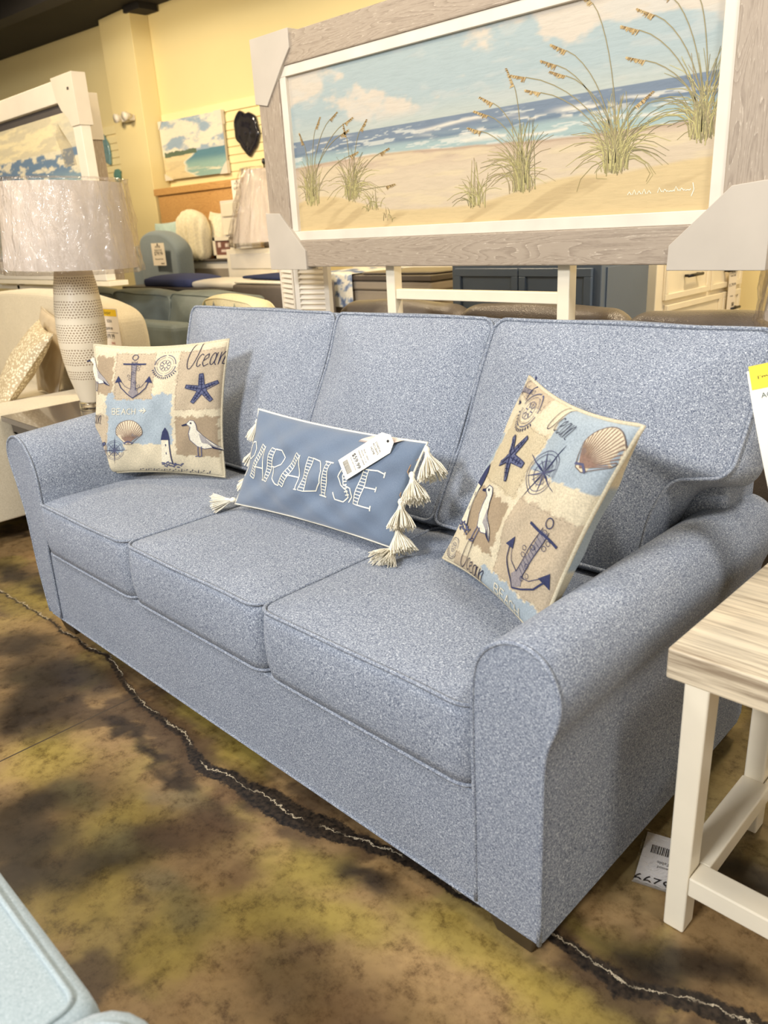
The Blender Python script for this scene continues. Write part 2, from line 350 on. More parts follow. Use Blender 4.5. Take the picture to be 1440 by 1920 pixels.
    col = A('Col').outputs[0]
    col = mix(nt, col, ramp(nt, noise(nt, 19, 9, .78), [(.36, (.40, .36, .33)), (.47, (.85, .83, .8)), (.55, (1, 1, 1)), (.7, (1.0, 1.0, .96))]), 1, 'MULTIPLY')
    d = A('crack').outputs['Fac']; n = math_n(nt, 'MULTIPLY', math_n(nt, 'SUBTRACT', noise(nt, 14, 5, .65), .5), .05)
    d0 = math_n(nt, 'ADD', d, n); ad = math_n(nt, 'ABSOLUTE', math_n(nt, 'ADD', d0, .006))
    bn = math_n(nt, 'SUBTRACT', ad, A('band').outputs['Fac'])
    edge = math_n(nt, 'ADD', bn, math_n(nt, 'MULTIPLY', math_n(nt, 'SUBTRACT', noise(nt, 60, 4, .7), .5), .03))
    dk = ramp(nt, math_n(nt, 'MULTIPLY_ADD', edge, 60, .5), [(.3, (1, 1, 1)), (.75, (0, 0, 0))])
    sofd = ramp(nt, math_n(nt, 'MULTIPLY_ADD', edge, 12, .5), [(.4, (.45,)*3), (.9, (0, 0, 0))])
    col = mix(nt, col, lin((66, 48, 34)), sofd); col = mix(nt, col, ramp(nt, noise(nt, 90, 3), [(.35, lin((24, 20, 17))), (.65, lin((58, 48, 38)))]), dk)
    al = math_n(nt, 'ABSOLUTE', math_n(nt, 'ADD', d0, math_n(nt, 'MULTIPLY', math_n(nt, 'SUBTRACT', noise(nt, 55, 4, .8), .5), .03)))
    ln = ramp(nt, math_n(nt, 'MULTIPLY', al, 100), [(.06, (1, 1, 1)), (.24, (0, 0, 0))]); gate = ramp(nt, noise(nt, 11, 3), [(.42, (0, 0, 0)), (.55, (.85,)*3)])
    col = mix(nt, col, lin((206, 190, 160)), mix(nt, ln, gate, 1, 'MULTIPLY'))
    tc = N(nt, 'ShaderNodeTexCoord'); sp = N(nt, 'ShaderNodeSeparateXYZ'); nt.links.new(tc.outputs['Object'], sp.inputs[0])
    jx = math_n(nt, 'ABSOLUTE', math_n(nt, 'SUBTRACT', sp.outputs[0], .708)); jn = ramp(nt, math_n(nt, 'MULTIPLY', jx, 100), [(.22, (1, 1, 1)), (.34, (0, 0, 0))])
    col = mix(nt, col, lin((70, 58, 44)), jn)
    nt.links.new(col, b.inputs['Base Color']); b.inputs['Roughness'].default_value = .34; b.inputs['Specular IOR Level'].default_value = .35
    nt.links.new(ramp(nt, noise(nt, 8, 4), [(.3, (.26,)*3), (.7, (.46,)*3)]), b.inputs['Roughness'])
    bump(nt, b, math_n(nt, 'SUBTRACT', noise(nt, 30, 4), math_n(nt, 'MULTIPLY', jn, 2)), .12, .002)
    me.materials.append(m); o = bpy.data.objects.new('floor', me); S.collection.objects.link(o); struct(o)
make_floor()

# ------------------------------------------------------------------ room shell
wa = math.radians(5.5); wd_, wn_ = Vector((math.cos(wa), math.sin(wa), 0)), Vector((-math.sin(wa), math.cos(wa), 0)); WP = Vector((-3.29, 3.26, 0))
def wallp(s, d, z): p = WP+wd_*s+wn_*d; return (p.x, p.y, z)       # s along the wall, d behind it
def wbox(mb, s0, s1, d0, d1, z0, z1, mi=0, col=None): return mb.box(s0, s1, d0, d1, z0, z1, mi, col, fn=lambda v: wallp(*v))
mb = MB(); wbox(mb, -4.6, 8, 0, .12, 0, 3.1); struct(mb.build('wall_back', M_yellow))
mb = MB(); mb.box(-8, -7.9, -4, 3.2, 0, 3.1); struct(mb.build('wall_left', M_yellow))
mb = MB(); mb.box(-8, 5, -4, 4.2, 3.09, 3.2)
struct(mb.build('ceiling', M_black))
mb = MB()
for k, (d, h) in enumerate(((-.9, .12), (-1.7, .2), (-2.6, .1))): wbox(mb, -4.6, 6, d-.12, d+.02, 3.09-h, 3.088)
wbox(mb, -.72, -.5, -.2, -.02, 3.04, 3.088)
struct(mb.build('trim_ceiling_beam', M_black))
# pillar against the back wall
mb = MB(); mb.box(-4.47, -3.95, 3.02, 3.195, 0, 3.085); struct(mb.build('trim_pillar', M_yellow, None, .004))
def slats(name, s0, s1):
    mb = MB(); z = 1.71; wbox(mb, s0, s1, -.008, -.001, 1.71, 2.24)
    while z < 2.2: wbox(mb, s0, s1, -.02, -.008, z, z+.056); z += .0615
    wbox(mb, s0, s1, -.024, -.001, 2.215, 2.285); wbox(mb, s0, s1, -.03, -.001, 1.665, 1.712)
    return struct(mb.build(name, M_slat, None, .002))
slats('trim_slat_panel_right', -.64, 5.0); slats('trim_slat_panel_left', -3.2, -1.2)

# ------------------------------------------------------------------ blue grey sofa
sofa = thing('sofa', 'long blue-grey heather three-seat sofa with rolled arms, holding the three throw pillows', 'sofa', (1.07, .45, 0))
mb = MB()
def fr_front(x): return 0.0
ol = round_poly([(.078, .0), (2.125, .0), (2.125, .93), (.078, .93)], .02, 3)
mb.hexa([(p[0], p[1]+.004, .068) for p in ol], [(p[0], p[1]+.004, .325) for p in ol])
mb.box(.15, 2.0, .55, .9, .3, .47)
for yy in (.004,): mb.tube([(.09, yy-.001, .07), (1.1, yy-.002, .068), (2.12, yy-.001, .068)], .004, 6)
mb.build('base', M_sofa, sofa, .01, 3)
# arms: (x,z) outline of the front panel
RA = [(1.995, .075), (1.995, .30), (1.994, .43), (1.995, .54), (2.001, .594), (2.018, .629), (2.04, .650), (2.066, .664), (2.103, .668), (2.138, .652), (2.16, .618), (2.168, .583), (2.162, .542), (2.148, .50), (2.141, .46), (2.139, .39), (2.138, .068)]
LA = [(.165, .075), (.178, .30), (.205, .45), (.213, .55), (.213, .6), (.199, .65), (.169, .69), (.135, .712), (.10, .717), (.06, .708), (.028, .685), (.012, .65), (.014, .61), (.03, .56), (.05, .48), (.058, .41), (.058, .24), (.078, .075)]
def arm(prof, name, zs, flip):
    pr = []
    k = len(prof)
    for i in range(k-1):      # catmull-rom smoothing
        p0 = Vector(prof[max(i-1, 0)]); p1 = Vector(prof[i]); p2 = Vector(prof[i+1]); p3 = Vector(prof[min(i+2, k-1)])
        for j in range(5):
            t = j/5; pr.append(.5*((2*p1)+(-p0+p2)*t+(2*p0-5*p1+4*p2-p3)*t*t+(-p0+3*p1-3*p2+p3)*t**3))
    pr.append(Vector(prof[-1])); cx = sum(p[0] for p in pr)/len(pr)
    mb = MB(); n = len(pr); Y = [(.012, -.006), (0.003, -.0035), (-.003, .0), (.003, .002), (.012, .004), (.1, .004), (.25, .004), (.45, .004), (.65, .004), (.85, .0), (.93, -.01)]
    Y = [(-.001, -.004), (.004, .001), (.012, .003), (.1, .003), (.3, .003), (.5, .003), (.7, .003), (.88, .001), (.93, -.008)]
    vs = []
    for (y, g) in Y:
        for p in pr:
            c = Vector((cx, min(p[1], .56))); d = (p-c); d = d.normalized()*g if d.length > 0 else d
            vs.append((p[0]+d[0], y, p[1]+d[1]*(1 if p[1] > .1 else 0)+zs*y*max(0, (p[1]-.5)/.2)))
    fs = [(i*n+j, (i+1)*n+j, (i+1)*n+j+1, i*n+j+1) if flip else (i*n+j, i*n+j+1, (i+1)*n+j+1, (i+1)*n+j) for i in range(len(Y)-1) for j in range(n-1)]
    mb.add(vs, fs, 0, None, True)
    mb.add(vs[:n], [tuple(range(n))], 0); mb.add(vs[-n:], [tuple(range(n))[::-1]], 0)
    o = mb.build(name, M_sofa, sofa)
    pm = MB(); pp = pr
    pm.tube([(p[0], .0, p[1]) for p in pp], .0048, 7); pm.tube([(p[0], .018, p[1]+.0) for p in pp], .0015, 5)
    pm.build('piping', M_sofa, o)
    return o
arm(RA, 'armrest', 0, False); arm(LA, 'armrest', .06, False)
# seat cushions
cw = [.16, .763, 1.378, 1.995]
for i in range(3):
    x0, x1 = cw[i]+.002, cw[i+1]-.002
    if i == 0: x0 = .205-.02
    mb = MB(); pm = MB()
    ol = round_poly([(x0, -.004), (x1, -.004), (x1, .62), (x0, .62)], [.05, .05, .04, .04], 6)
    puff(mb, ol, .172, lambda a, b, c: (a, b, .333+c), crown=.022, crown_b=0, bulge=.010, pipe=.0048, pmb=pm, wob=.0016, seed=i+3, rings=10)
    o = mb.build('seat_cushion', M_sofa, sofa); pm.build('piping', M_sofa, o)
# back cushions, leaning back
def bframe(a, b, c):   # a = x, b = height up the slope, c toward the viewer (face at c = h)
    ny, nz = -.94, .34; uy, uz = .34, .94
    return (a, .728+b*uy+c*ny, .462+b*uz*1.025+c*nz)
BC = [[(.20, .02), (.79, .02), (.80, .08), (.862, .535), (.845, .553), (.07, .550), (.05, .53), (.055, .40), (.16, .2)],
      [(.81, .02), (1.395, .02), (1.405, .08), (1.470, .540), (1.45, .560), (.885, .553), (.872, .53)],
      [(1.405, .02), (1.985, .02), (1.992, .16), (2.02, .245), (2.12, .265), (2.14, .29), (2.165, .55), (2.15, .565), (1.50, .560), (1.478, .54)]]
BR = [[.03, .03, .02, .03, .03, .04, .05, .04, .04], [.03, .03, .02, .035, .03, .03, .03], [.03, .03, .03, .03, .02, .03, .03, .03, .03, .03]]
for i in range(3):
    mb = MB(); pm = MB(); ol = round_poly(BC[i], BR[i], 5)
    puff(mb, ol, .165, bframe, crown=.05, crown_b=.01, bulge=.022, pipe=.0046, pmb=pm, wob=.0045, seed=i+20, rings=10)
    o = mb.build('back_cushion', M_sofa, sofa); pm.build('piping', M_sofa, o)
mb = MB(); ol = [(.72, .3), (.80, .96), (.83, .985), (.91, .985), (.935, .96), (.935, .08), (.8, .08)]
mb.hexa([(.10, p[0], p[1]) for p in ol], [(2.1, p[0], p[1]) for p in ol]); mb.build('back_frame', M_sofa, sofa, .02, 4)
for (x, y) in ((.13, .035), (2.055, .03), (.13, .83), (2.06, .83)):
    mb = MB(); a, b_ = .048, .04; mb.hexa([(x-b_+.01, y-.005, 0), (x+b_+.01, y-.005, 0), (x+b_+.01, y+.075, 0), (x-b_+.01, y+.075, 0)], [(x-a-.005, y-.02, .072), (x+a+.02, y-.02, .072), (x+a+.02, y+.09, .072), (x-a-.005, y+.09, .072)])
    mb.build('leg', M_legdark, sofa, .003)

# ------------------------------------------------------------------ pillows
class Pillow:
    def __init__(s, BL, BRr, TR, TL, T, ear=.035, seed=0, wr=.004, back=.5):
        s.c = [Vector(p) for p in (BL, BRr, TR, TL)]; s.T = T; s.ear = ear; s.ph = np.random.RandomState(seed).rand(12)*6; s.wr = wr; s.back = back
        s.n = (s.c[1]-s.c[0]).cross(s.c[3]-s.c[0]).normalized()
    def mid(s, u, v):
        su = 1-s.ear*2*(1-(2*v-1)**2); sv = 1-s.ear*2*(1-(2*u-1)**2); u = .5+(u-.5)*su; v = .5+(v-.5)*sv
        a, b, c, d = s.c; return a*(1-u)*(1-v)+b*u*(1-v)+c*u*v+d*(1-u)*v
    def h(s, u, v):
        e = max(0, (1-(2*u-1)**2)*(1-(2*v-1)**2)); w = 0; p = s.ph
        w = math.sin(13*u+p[0])*math.sin(11*v+p[1])+.5*math.sin(31*u-17*v+p[2])+.35*math.sin(23*v+29*u+p[3])
        return s.T*e**.42+s.wr*w*e**.3
    def front(s, u, v, off=0): return s.mid(u, v)+s.n*(s.h(u, v)+off)
    def backp(s, u, v): return s.mid(u, v)-s.n*(s.h(u, v)*s.back)
    def edge(s, n=24):
        P = []
        for (a, b) in (((0, 0), (1, 0)), ((1, 0), (1, 1)), ((1, 1), (0, 1)), ((0, 1), (0, 0))):
            P += [s.mid(a[0]+(b[0]-a[0])*t/n, a[1]+(b[1]-a[1])*t/n) for t in range(n)]
        return P
class Flat:
    def __init__(s, x0, z0, y): s.x0, s.z0, s.y = x0, z0, y
    def front(s, u, v, off=0): return Vector((s.x0+u, s.y-off, s.z0+v))
def stroke(mb, pl, pts, w, col, off=.0012, closed=False, step=.012, size=(1, 1), taper=False):
    """ribbon drawn on pillow pl through uv points; w in metres, size = pillow size in metres"""
    P = [Vector((p[0]*size[0], p[1]*size[1])) for p in pts]; P = densify(P, step, closed)
    if closed: P = P+[P[0]]
    k = len(P); vs = []; fs = []
    for i, p in enumerate(P):
        t = (P[min(i+1, k-1)]-P[max(i-1, 0)]); t = t.normalized() if t.length > 0 else Vector((1, 0)); n = Vector((-t.y, t.x)); ww = w*(1-.7*i/k) if taper else w
        for s_ in (-.5, .5):
            q = p+n*ww*s_; vs.append(pl.front(q.x, q.y, off) if isinstance(pl, Flat) else pl.front(min(1, max(0, q.x/size[0])), min(1, max(0, q.y/size[1])), off))
        if i: fs.append((2*i-2, 2*i-1, 2*i+1, 2*i))
    mb.add(vs, fs, 0, col)
def fill(mb, pl, pts, col, off=.001):
    c = (sum(p[0] for p in pts)/len(pts), sum(p[1] for p in pts)/len(pts)); vs = [pl.front(*c, off)]; fs = []; n = len(pts); R = 3
    for r in range(1, R+1): vs += [pl.front(c[0]+(p[0]-c[0])*r/R, c[1]+(p[1]-c[1])*r/R, off) for p in pts]
    fs += [(0, 1+j, 1+(j+1) % n) for j in range(n)]
    for r in range(1, R): fs += [(1+(r-1)*n+j, 1+r*n+j, 1+r*n+(j+1) % n, 1+(r-1)*n+(j+1) % n) for j in range(n)]
    mb.add(vs, fs, 0, col)
def xf(pts, c, s, a=0, fx=1):
    ca, sa = math.cos(math.radians(a)), math.sin(math.radians(a)); return [(c[0]+s*(fx*x*ca-y*sa), c[1]+s*(fx*x*sa+y*ca)) for x, y in pts]
def arc(cx, cy, r, a0, a1, n=14, ry=None): return [(cx+r*math.cos(math.radians(a0+(a1-a0)*i/n)), cy+(ry or r)*math.sin(math.radians(a0+(a1-a0)*i/n))) for i in range(n+1)]
NAVY = lin((64, 68, 98)); NAVY2 = lin((96, 98, 124)); CREAM = lin((232, 222, 196)); INK = lin((52, 54, 78))
def m_anchor(mb, pl, c, s, a=0, fx=1):
    X = lambda p: xf(p, c, s, a, fx); st = lambda p, w, cl=False: stroke(mb, pl, X(p), w*s*.46, NAVY, closed=cl, off=.0022)
    fill(mb, pl, X([(-.055, .3), (.055, .3), (.06, -.3), (.12, -.38), (0, -.5), (-.12, -.38), (-.06, -.3)]), lin((150, 142, 142)), .0013)
    st(arc(0, .42, .06, 0, 360, 12), .03); st([(-.055, .33), (-.06, -.3)], .02); st([(.055, .33), (.06, -.3)], .02); st([(-.26, .27), (.26, .27)], .07)
    st([(-.36, -.12), (-.3, -.27), (-.15, -.4), (0, -.5), (.15, -.4), (.3, -.27), (.36, -.12)], .045); st([(-.06, -.3), (-.2, -.24), (-.32, -.1)], .02); st([(.06, -.3), (.2, -.24), (.32, -.1)], .02)
    fill(mb, pl, X([(-.36, .0), (-.44, -.16), (-.28, -.13)]), NAVY, .002); fill(mb, pl, X([(.36, .0), (.28, -.13), (.44, -.16)]), NAVY, .002)
    for t in range(9):
        y = .3-.075*t; x = .13*math.sin(t*1.1); st(arc(x, y, .035, 0, 360, 7, .028), .015)
    for t in range(10): st([(-.05, .26-t*.055), (.05, .23-t*.055)], .009)
def m_star(mb, pl, c, s, a=0):
    P = []
    for i in range(5):
        A = 90+72*i; P += [(math.cos(math.radians(A-6))*.5, math.sin(math.radians(A-6))*.5), (math.cos(math.radians(A+6))*.5, math.sin(math.radians(A+6))*.5), (math.cos(math.radians(A+36))*.15, math.sin(math.radians(A+36))*.15)]
    fill(mb, pl, xf(P, c, s, a), lin((104, 108, 134)), .0014)
    stroke(mb, pl, xf(P, c, s, a), .022*s, NAVY, closed=True, off=.0022)
    for i in range(5):
        A = math.radians(90+72*i); stroke(mb, pl, xf([(0, 0), (math.cos(A)*.42, math.sin(A)*.42)], c, s, a), .03*s, NAVY, off=.0024)
        for t in (.15, .25, .33):
            stroke(mb, pl, xf([(math.cos(A)*t-math.sin(A)*.05, math.sin(A)*t+math.cos(A)*.05), (math.cos(A)*t+math.sin(A)*.05, math.sin(A)*t-math.cos(A)*.05)], c, s, a), .018*s, INK, off=.0026)
def m_stamp(mb, pl, c, s, fx=1):
    for r, w in ((.5, .05), (.4, .02), (.26, .03), (.1, .02)):
        for a0 in range(0, 360, 90): stroke(mb, pl, xf(arc(0, 0, r, a0+6, a0+84, 10), c, s), w*s*.6, NAVY2, off=.0018)
    for i in range(8):
        A = math.radians(45*i); stroke(mb, pl, xf([(math.cos(A)*.1, math.sin(A)*.1), (math.cos(A)*.24, math.sin(A)*.24)], c, s), .03*s, NAVY2, off=.0018)
    for i in range(14):
        A = math.radians(200+10*i); stroke(mb, pl, xf([(math.cos(A)*.56, math.sin(A)*.56), (math.cos(A)*.66, math.sin(A)*.66)], c, s), .04*s, NAVY, off=.0018)
def m_compass(mb, pl, c, s, a=0):
    for i in range(16):
        A = 22.5*i+a; r = .62 if i % 4 == 0 else (.42 if i % 2 == 0 else .26); w = 9 if i % 2 == 0 else 6
        P = [(0, 0), (math.cos(math.radians(A-w))*.13, math.sin(math.radians(A-w))*.13), (math.cos(math.radians(A))*r, math.sin(math.radians(A))*r), (math.cos(math.radians(A+w))*.13, math.sin(math.radians(A+w))*.13)]
        if i % 2 == 0: fill(mb, pl, xf(P, c, s), NAVY if i % 4 == 0 else NAVY2, .002)
        else: stroke(mb, pl, xf([P[0], P[2]], c, s), .012*s, NAVY2, off=.0018)
    for r in (.22, .34, .4): stroke(mb, pl, xf(arc(0, 0, r, 0, 350, 26), c, s), .012*s, NAVY2, off=.0018)
def m_shell(mb, pl, c, s, a=0):
    P = [(math.cos(math.radians(t))*.5, .05+math.sin(math.radians(t))*.42) for t in range(-15, 196, 14)]+[(-.1, -.42), (.1, -.42)]
    fill(mb, pl, xf(P, c, s, a), lin((226, 210, 178)), .0014); stroke(mb, pl, xf(P, c, s, a), .018*s, lin((120, 104, 96)), closed=True, off=.002)
    for t in range(-12, 196, 12):
        stroke(mb, pl, xf([(0, -.38), (math.cos(math.radians(t))*.48, .05+math.sin(math.radians(t))*.4)], c, s, a), .022*s, lin((150, 122, 106)), off=.002)
    stroke(mb, pl, xf([(-.18, -.38), (0, -.3), (.18, -.38)], c, s, a), .05*s, NAVY2, off=.0022)
def m_gull(mb, pl, c, s, a=0, fx=1):
    X = lambda p: xf(p, c, s, a, fx)
    body = [(-.28, .36), (-.2, .45), (-.1, .44), (-.05, .34), (-.03, .2), (.1, .05), (.3, -.12), (.5, -.3), (.28, -.25), (.12, -.28), (-.05, -.22), (-.2, -.05), (-.22, .12), (-.18, .28)]
    fill(mb, pl, X(body), lin((236, 228, 206)), .0014); stroke(mb, pl, X(body), .012*s, NAVY2, closed=True, off=.002)
    fill(mb, pl, X([(-.28, .37), (-.4, .33), (-.38, .3), (-.26, .32)]), INK, .0022)
    fill(mb, pl, X([(0, .12), (.14, .0), (.5, -.32), (.3, -.22), (.06, -.12)]), lin((170, 164, 160)), .002)
    fill(mb, pl, X([(.24, -.17), (.52, -.33), (.4, -.3), (.3, -.27)]), INK, .0024)
    stroke(mb, pl, X(arc(-.17, .38, .015, 0, 360, 6)), .02*s, INK, off=.0026)
    for x in (-.03, .05): stroke(mb, pl, X([(x, -.22), (x-.02, -.48), (x-.1, -.5)]), .022*s, NAVY2, off=.002)
def m_house(mb, pl, c, s, a=0):
    X = lambda p: xf(p, c, s, a)
    fill(mb, pl, X([(-.09, .2), (.07, .2), (.12, -.38), (-.12, -.38)]), lin((236, 226, 198)), .0014)
    stroke(mb, pl, X([(.07, .2), (.12, -.38)]), .025*s, NAVY, off=.002)
    for (x0, x1, y0, y1) in ((-.1, .09, .2, .3), (-.08, .07, .3, .38)): fill(mb, pl, X([(x0, y0), (x1, y0), (x1*.8, y1), (x0*.8, y1)]), NAVY, .002)
    fill(mb, pl, X([(-.07, .38), (.06, .38), (0, .5)]), NAVY, .002)
    for i in range(16): x = -.12+.05*(i % 9); y = -.36-.035*(i//5); stroke(mb, pl, X([(x, y), (x+.06, y-.04*math.sin(i*2.1))]), .03*s, NAVY2, off=.002)
    for y in (.1, -.1): stroke(mb, pl, X([(.0, y), (.0, y-.05)]), .02*s, NAVY, off=.002)
OCEAN = [(0, [arc(.12, .5, .12, 95, 455, 18, .42)]), (.30, [arc(.06, .3, .07, 50, 320, 12, .17)]), (.46, [[(0, .28), (.1, .36), (.08, .46), (.0, .4), (-.01, .22), (.05, .12), (.15, .18)]]),
         (.64, [arc(.05, .3, .06, 30, 390, 12, .16), [(.12, .46), (.11, .2), (.16, .12)]]), (.84, [[(0, .46), (.02, .12), (.03, .34), (.09, .46), (.12, .4), (.11, .14), (.17, .12)]])]
def m_ocean(mb, pl, c, s, a=0, skip=0, upto=5):
    for dx, L in OCEAN[skip:upto]:
        for p in L: stroke(mb, pl, xf([(x+dx+.2*y, y) for x, y in p], c, s, a), .019*s, INK, off=.002, step=.005)
GLY = {'B': [[(0, 0), (0, 1), (.5, 1), (.6, .8), (.5, .55), (0, .5), (.55, .48), (.68, .25), (.55, 0), (0, 0)]], 'E': [[(.6, 0), (0, 0), (0, 1), (.6, 1)], [(0, .5), (.5, .5)]],
       'A': [[(0, 0), (.35, 1), (.7, 0)], [(.15, .4), (.55, .4)]], 'C': [[(.65, .85), (.4, 1), (.1, .8), (0, .5), (.1, .15), (.4, 0), (.65, .15)]], 'H': [[(0, 0), (0, 1)], [(.6, 0), (.6, 1)], [(0, .5), (.6, .5)]], '>': [[(0, .5), (1.1, .5)], [(.7, .9), (1.15, .5), (.7, .1)], [(.35, .75), (.6, .5), (.35, .25)]]}
def m_word(mb, pl, word, c, s, a=0, col=CREAM, w=.16):
    x = 0
    for ch in word:
        for p in GLY[ch]: stroke(mb, pl, xf([(x+q[0], q[1]) for q in p], c, s, a), w*s*.46, col, off=.002, step=.006)
        x += .9
PATCHCOL = {'cream': lin((222, 208, 176)), 'tan': lin((196, 178, 150)), 'taupe': lin((172, 152, 124)), 'blue': lin((170, 181, 186)), 'dot': lin((206, 190, 156))}
def patch_fn(patches):
    def f(u, v):
        col = PATCHCOL['cream']; r = .006*math.sin(u*60)+.005*math.sin(v*73)+.004*math.sin((u+v)*140)
        for (k, u0, u1, v0, v1) in patches:
            if u0+r < u < u1+r and v0-r < v < v1-r: col = PATCHCOL[k]
        return col
    return f
def print_pillow(name, label, corners, T, patches, draw, sides, ear, seed, back=.5):
    pl = Pillow(*corners, T, ear, seed, back=back); root = thing(name, label, 'pillow', tuple((pl.c[0]+pl.c[1])/2), 'nautical patchwork pillows')
    mb = MB(); cf = patch_fn(patches); n = 110
    mb.grid(lambda u, v: pl.front(u, v), n, n, 0, cf); mb.grid(lambda u, v: pl.backp(1-u, v), 40, 40, 0, lambda u, v: cf(u, v))
    for (k, u0, u1, v0, v1) in patches:
        if k in ('tan', 'dot'):
            P = [(u0+.008, v0+.008), (u1-.008, v0+.008), (u1-.008, v1-.008), (u0+.008, v1-.008)]
            P = densify([(p[0]*.5, p[1]*.5) for p in P], .006)
            for i in range(0, len(P)-1, 2):
                a, b = P[i]*2, P[i+1]*2
                if max(a.x, b.x) < .99 and min(a.x, b.x) > .01 and max(a.y, b.y) < .99 and min(a.y, b.y) > .01: stroke(mb, pl, [a, b], .0016, lin((130, 116, 104)), off=.001)
    draw(mb, pl); mb.build('cover', M_print, root)
    pm = MB(); pm.tube(pl.edge(), .0042, 7, True, 0, lin((214, 202, 172))); pm.build('piping', M_print, root)
    return pl, root
def _sq(w): return w
P1 = ((.125, .215, .535), (.555, .485, .535), (.585, .545, .985), (.155, .30, .975))
def d1(mb, pl):
    m_anchor(mb, pl, (.36, .785), .34); m_stamp(mb, pl, (.592, .86), .155); m_ocean(mb, pl, (.735, .80), .26, 0)
    m_star(mb, pl, (.875, .665), .23, 4); m_word(mb, pl, 'BEACH', (.19, .485), .046, 0, CREAM, .24); m_word(mb, pl, '>', (.415, .49), .05, 0, CREAM, .24)
    m_shell(mb, pl, (.335, .335), .22); m_compass(mb, pl, (.215, .195), .2); m_house(mb, pl, (.62, .21), .34); m_gull(mb, pl, (.865, .30), .3)
    m_gull(mb, pl, (.03, .79), .26); m_star(mb, pl, (.045, .21), .2, 10); m_ocean(mb, pl, (-.125, .385), .2, 0, 2, 5)
    for i in range(9): m_word(mb, pl, 'E', (.55+.02*i, .955), .008, 0, NAVY2, .3)
    for i in range(26): u = .4+.02*i; stroke(mb, pl, [(u, .02+.01*math.sin(i*2)), (u+.012, .03+.012*math.sin(i*3.1))], .004, NAVY, off=.002)
print_pillow('throw_pillow', 'nautical patchwork throw pillow propped on the left end of the sofa, reading BEACH', P1, .058,
             [('taupe', .03, .19, .64, .92), ('blue', .13, .665, .18, .645), ('cream', .30, .665, .08, .24), ('tan', .2, .52, .60, .96), ('tan', .69, 1.1, .51, .955), ('taupe', .70, .985, .15, .465), ('tan', -.1, .145, .06, .48)], d1, None, .038, 3)
P3 = ((1.575, .415, .535), (1.985, .215, .545), (2.165, .225, .985), (1.800, .445, .992))
def d3(mb, pl):
    m_star(mb, pl, (.34, .70), .25, -22); m_compass(mb, pl, (.64, .705), .27, -20); m_shell(mb, pl, (.89, .87), .23, -20); m_gull(mb, pl, (.32, .37), .33)
    m_anchor(mb, pl, (.82, .345), .42, -12, 1); m_word(mb, pl, 'BEACH', (.62, .03), .055, -4, CREAM, .24); m_stamp(mb, pl, (.24, .91), .16); m_house(mb, pl, (.11, .40), .4); m_ocean(mb, pl, (.22, .005), .25, -6); m_stamp(mb, pl, (.10, .10), .12)
    m_anchor(mb, pl, (.10, .965), .16, -80); m_ocean(mb, pl, (.46, .875), .2, -6)
print_pillow('throw_pillow', 'nautical patchwork throw pillow leaning against the right arm of the sofa, large anchor and gull', P3, .045,
             [('blue', -.1, .10, .34, .74), ('dot', .11, .53, .53, .86), ('taupe', .145, .52, .2, .485), ('tan', .565, 1.1, .13, .56), ('blue', .535, 1.1, .70, 1.1), ('blue', .46, 1.1, -.1, .125), ('tan', .15, .44, -.1, .10), ('tan', -.1, .34, .93, 1.1)], d3, None, .045, 9, back=1.7)
# lumbar pillow
P2 = ((.81, .345, .535), (1.46, .385, .535), (1.492, .465, .800), (.865, .43, .815))
pl2 = Pillow(*P2, .055, .036, 14, .007, back=.7)
root = thing('lumbar_pillow', 'washed blue lumbar pillow embroidered PARADISE with cream tassels, middle of the sofa', 'pillow', (1.13, .36, .535))
mb = MB()
mb.grid(lambda u, v: pl2.front(u, v), 100, 50); mb.grid(lambda u, v: pl2.backp(1-u, v), 50, 24); mb.build('cover', M_denim, root)
mb = MB(); mb.tube(pl2.edge(), .0032, 7, True); mb.build('piping', M_thread, root)
mb = MB(); SZ = (.65, .28)
def lad(p0, p1, w=.020, nr=7):          # ladder-stitched stem between two uv points (in local metres)
    a, b = Vector(p0), Vector(p1); t = (b-a).normalized(); n = Vector((-t.y, t.x))*w/2
    R = [a-n, b-n, b+n, a+n]; stroke(mb, pl2, [(q.x/SZ[0], q.y/SZ[1]) for q in R], .0026, (1, 1, 1), size=SZ, closed=True, step=.008)
    m_ = int((b-a).length/.0085)
    for i in range(1, m_): q = a+(b-a)*i/m_; stroke(mb, pl2, [((q-n).x/SZ[0], (q-n).y/SZ[1]), ((q+n).x/SZ[0], (q+n).y/SZ[1])], .0024, (1, 1, 1), size=SZ)
def thin(pts, cl=False): stroke(mb, pl2, [(p[0]/SZ[0], p[1]/SZ[1]) for p in pts], .0034, (1, 1, 1), size=SZ, closed=cl, step=.006)
def serif(x, y, w=.012, a=0): thin([(x-w/2*math.cos(a), y-w/2*math.sin(a)), (x+w/2*math.cos(a), y+w/2*math.sin(a))])
b0, t0 = .092, .190
x = .022; thin([(x, b0-.002), (x+.004, t0)]); thin([(x+.004, t0), (x+.022, t0+.004), (x+.034, t0-.014), (x+.032, t0-.034), (x+.016, t0-.046), (x+.002, t0-.046)])
x = .060; lad((x, b0), (x+.036, t0)); thin([(x+.046, t0), (x+.062, b0)]); thin([(x+.014, b0+.034), (x+.056, b0+.034)]); serif(x+.062, b0)
x = .140; lad((x, b0), (x+.01, t0)); thin([(x+.02, t0), (x+.045, t0), (x+.06, t0-.018), (x+.055, t0-.04), (x+.03, t0-.052), (x+.012, t0-.052)]); thin([(x+.022, t0-.052), (x+.036, t0-.085), (x+.056, b0), (x+.07, b0-.003), (x+.07, b0+.006)])
x = .218; lad((x, b0), (x+.042, t0)); thin([(x+.052, t0), (x+.074, b0)]); thin([(x+.018, b0+.034), (x+.066, b0+.034)]); serif(x+.074, b0)
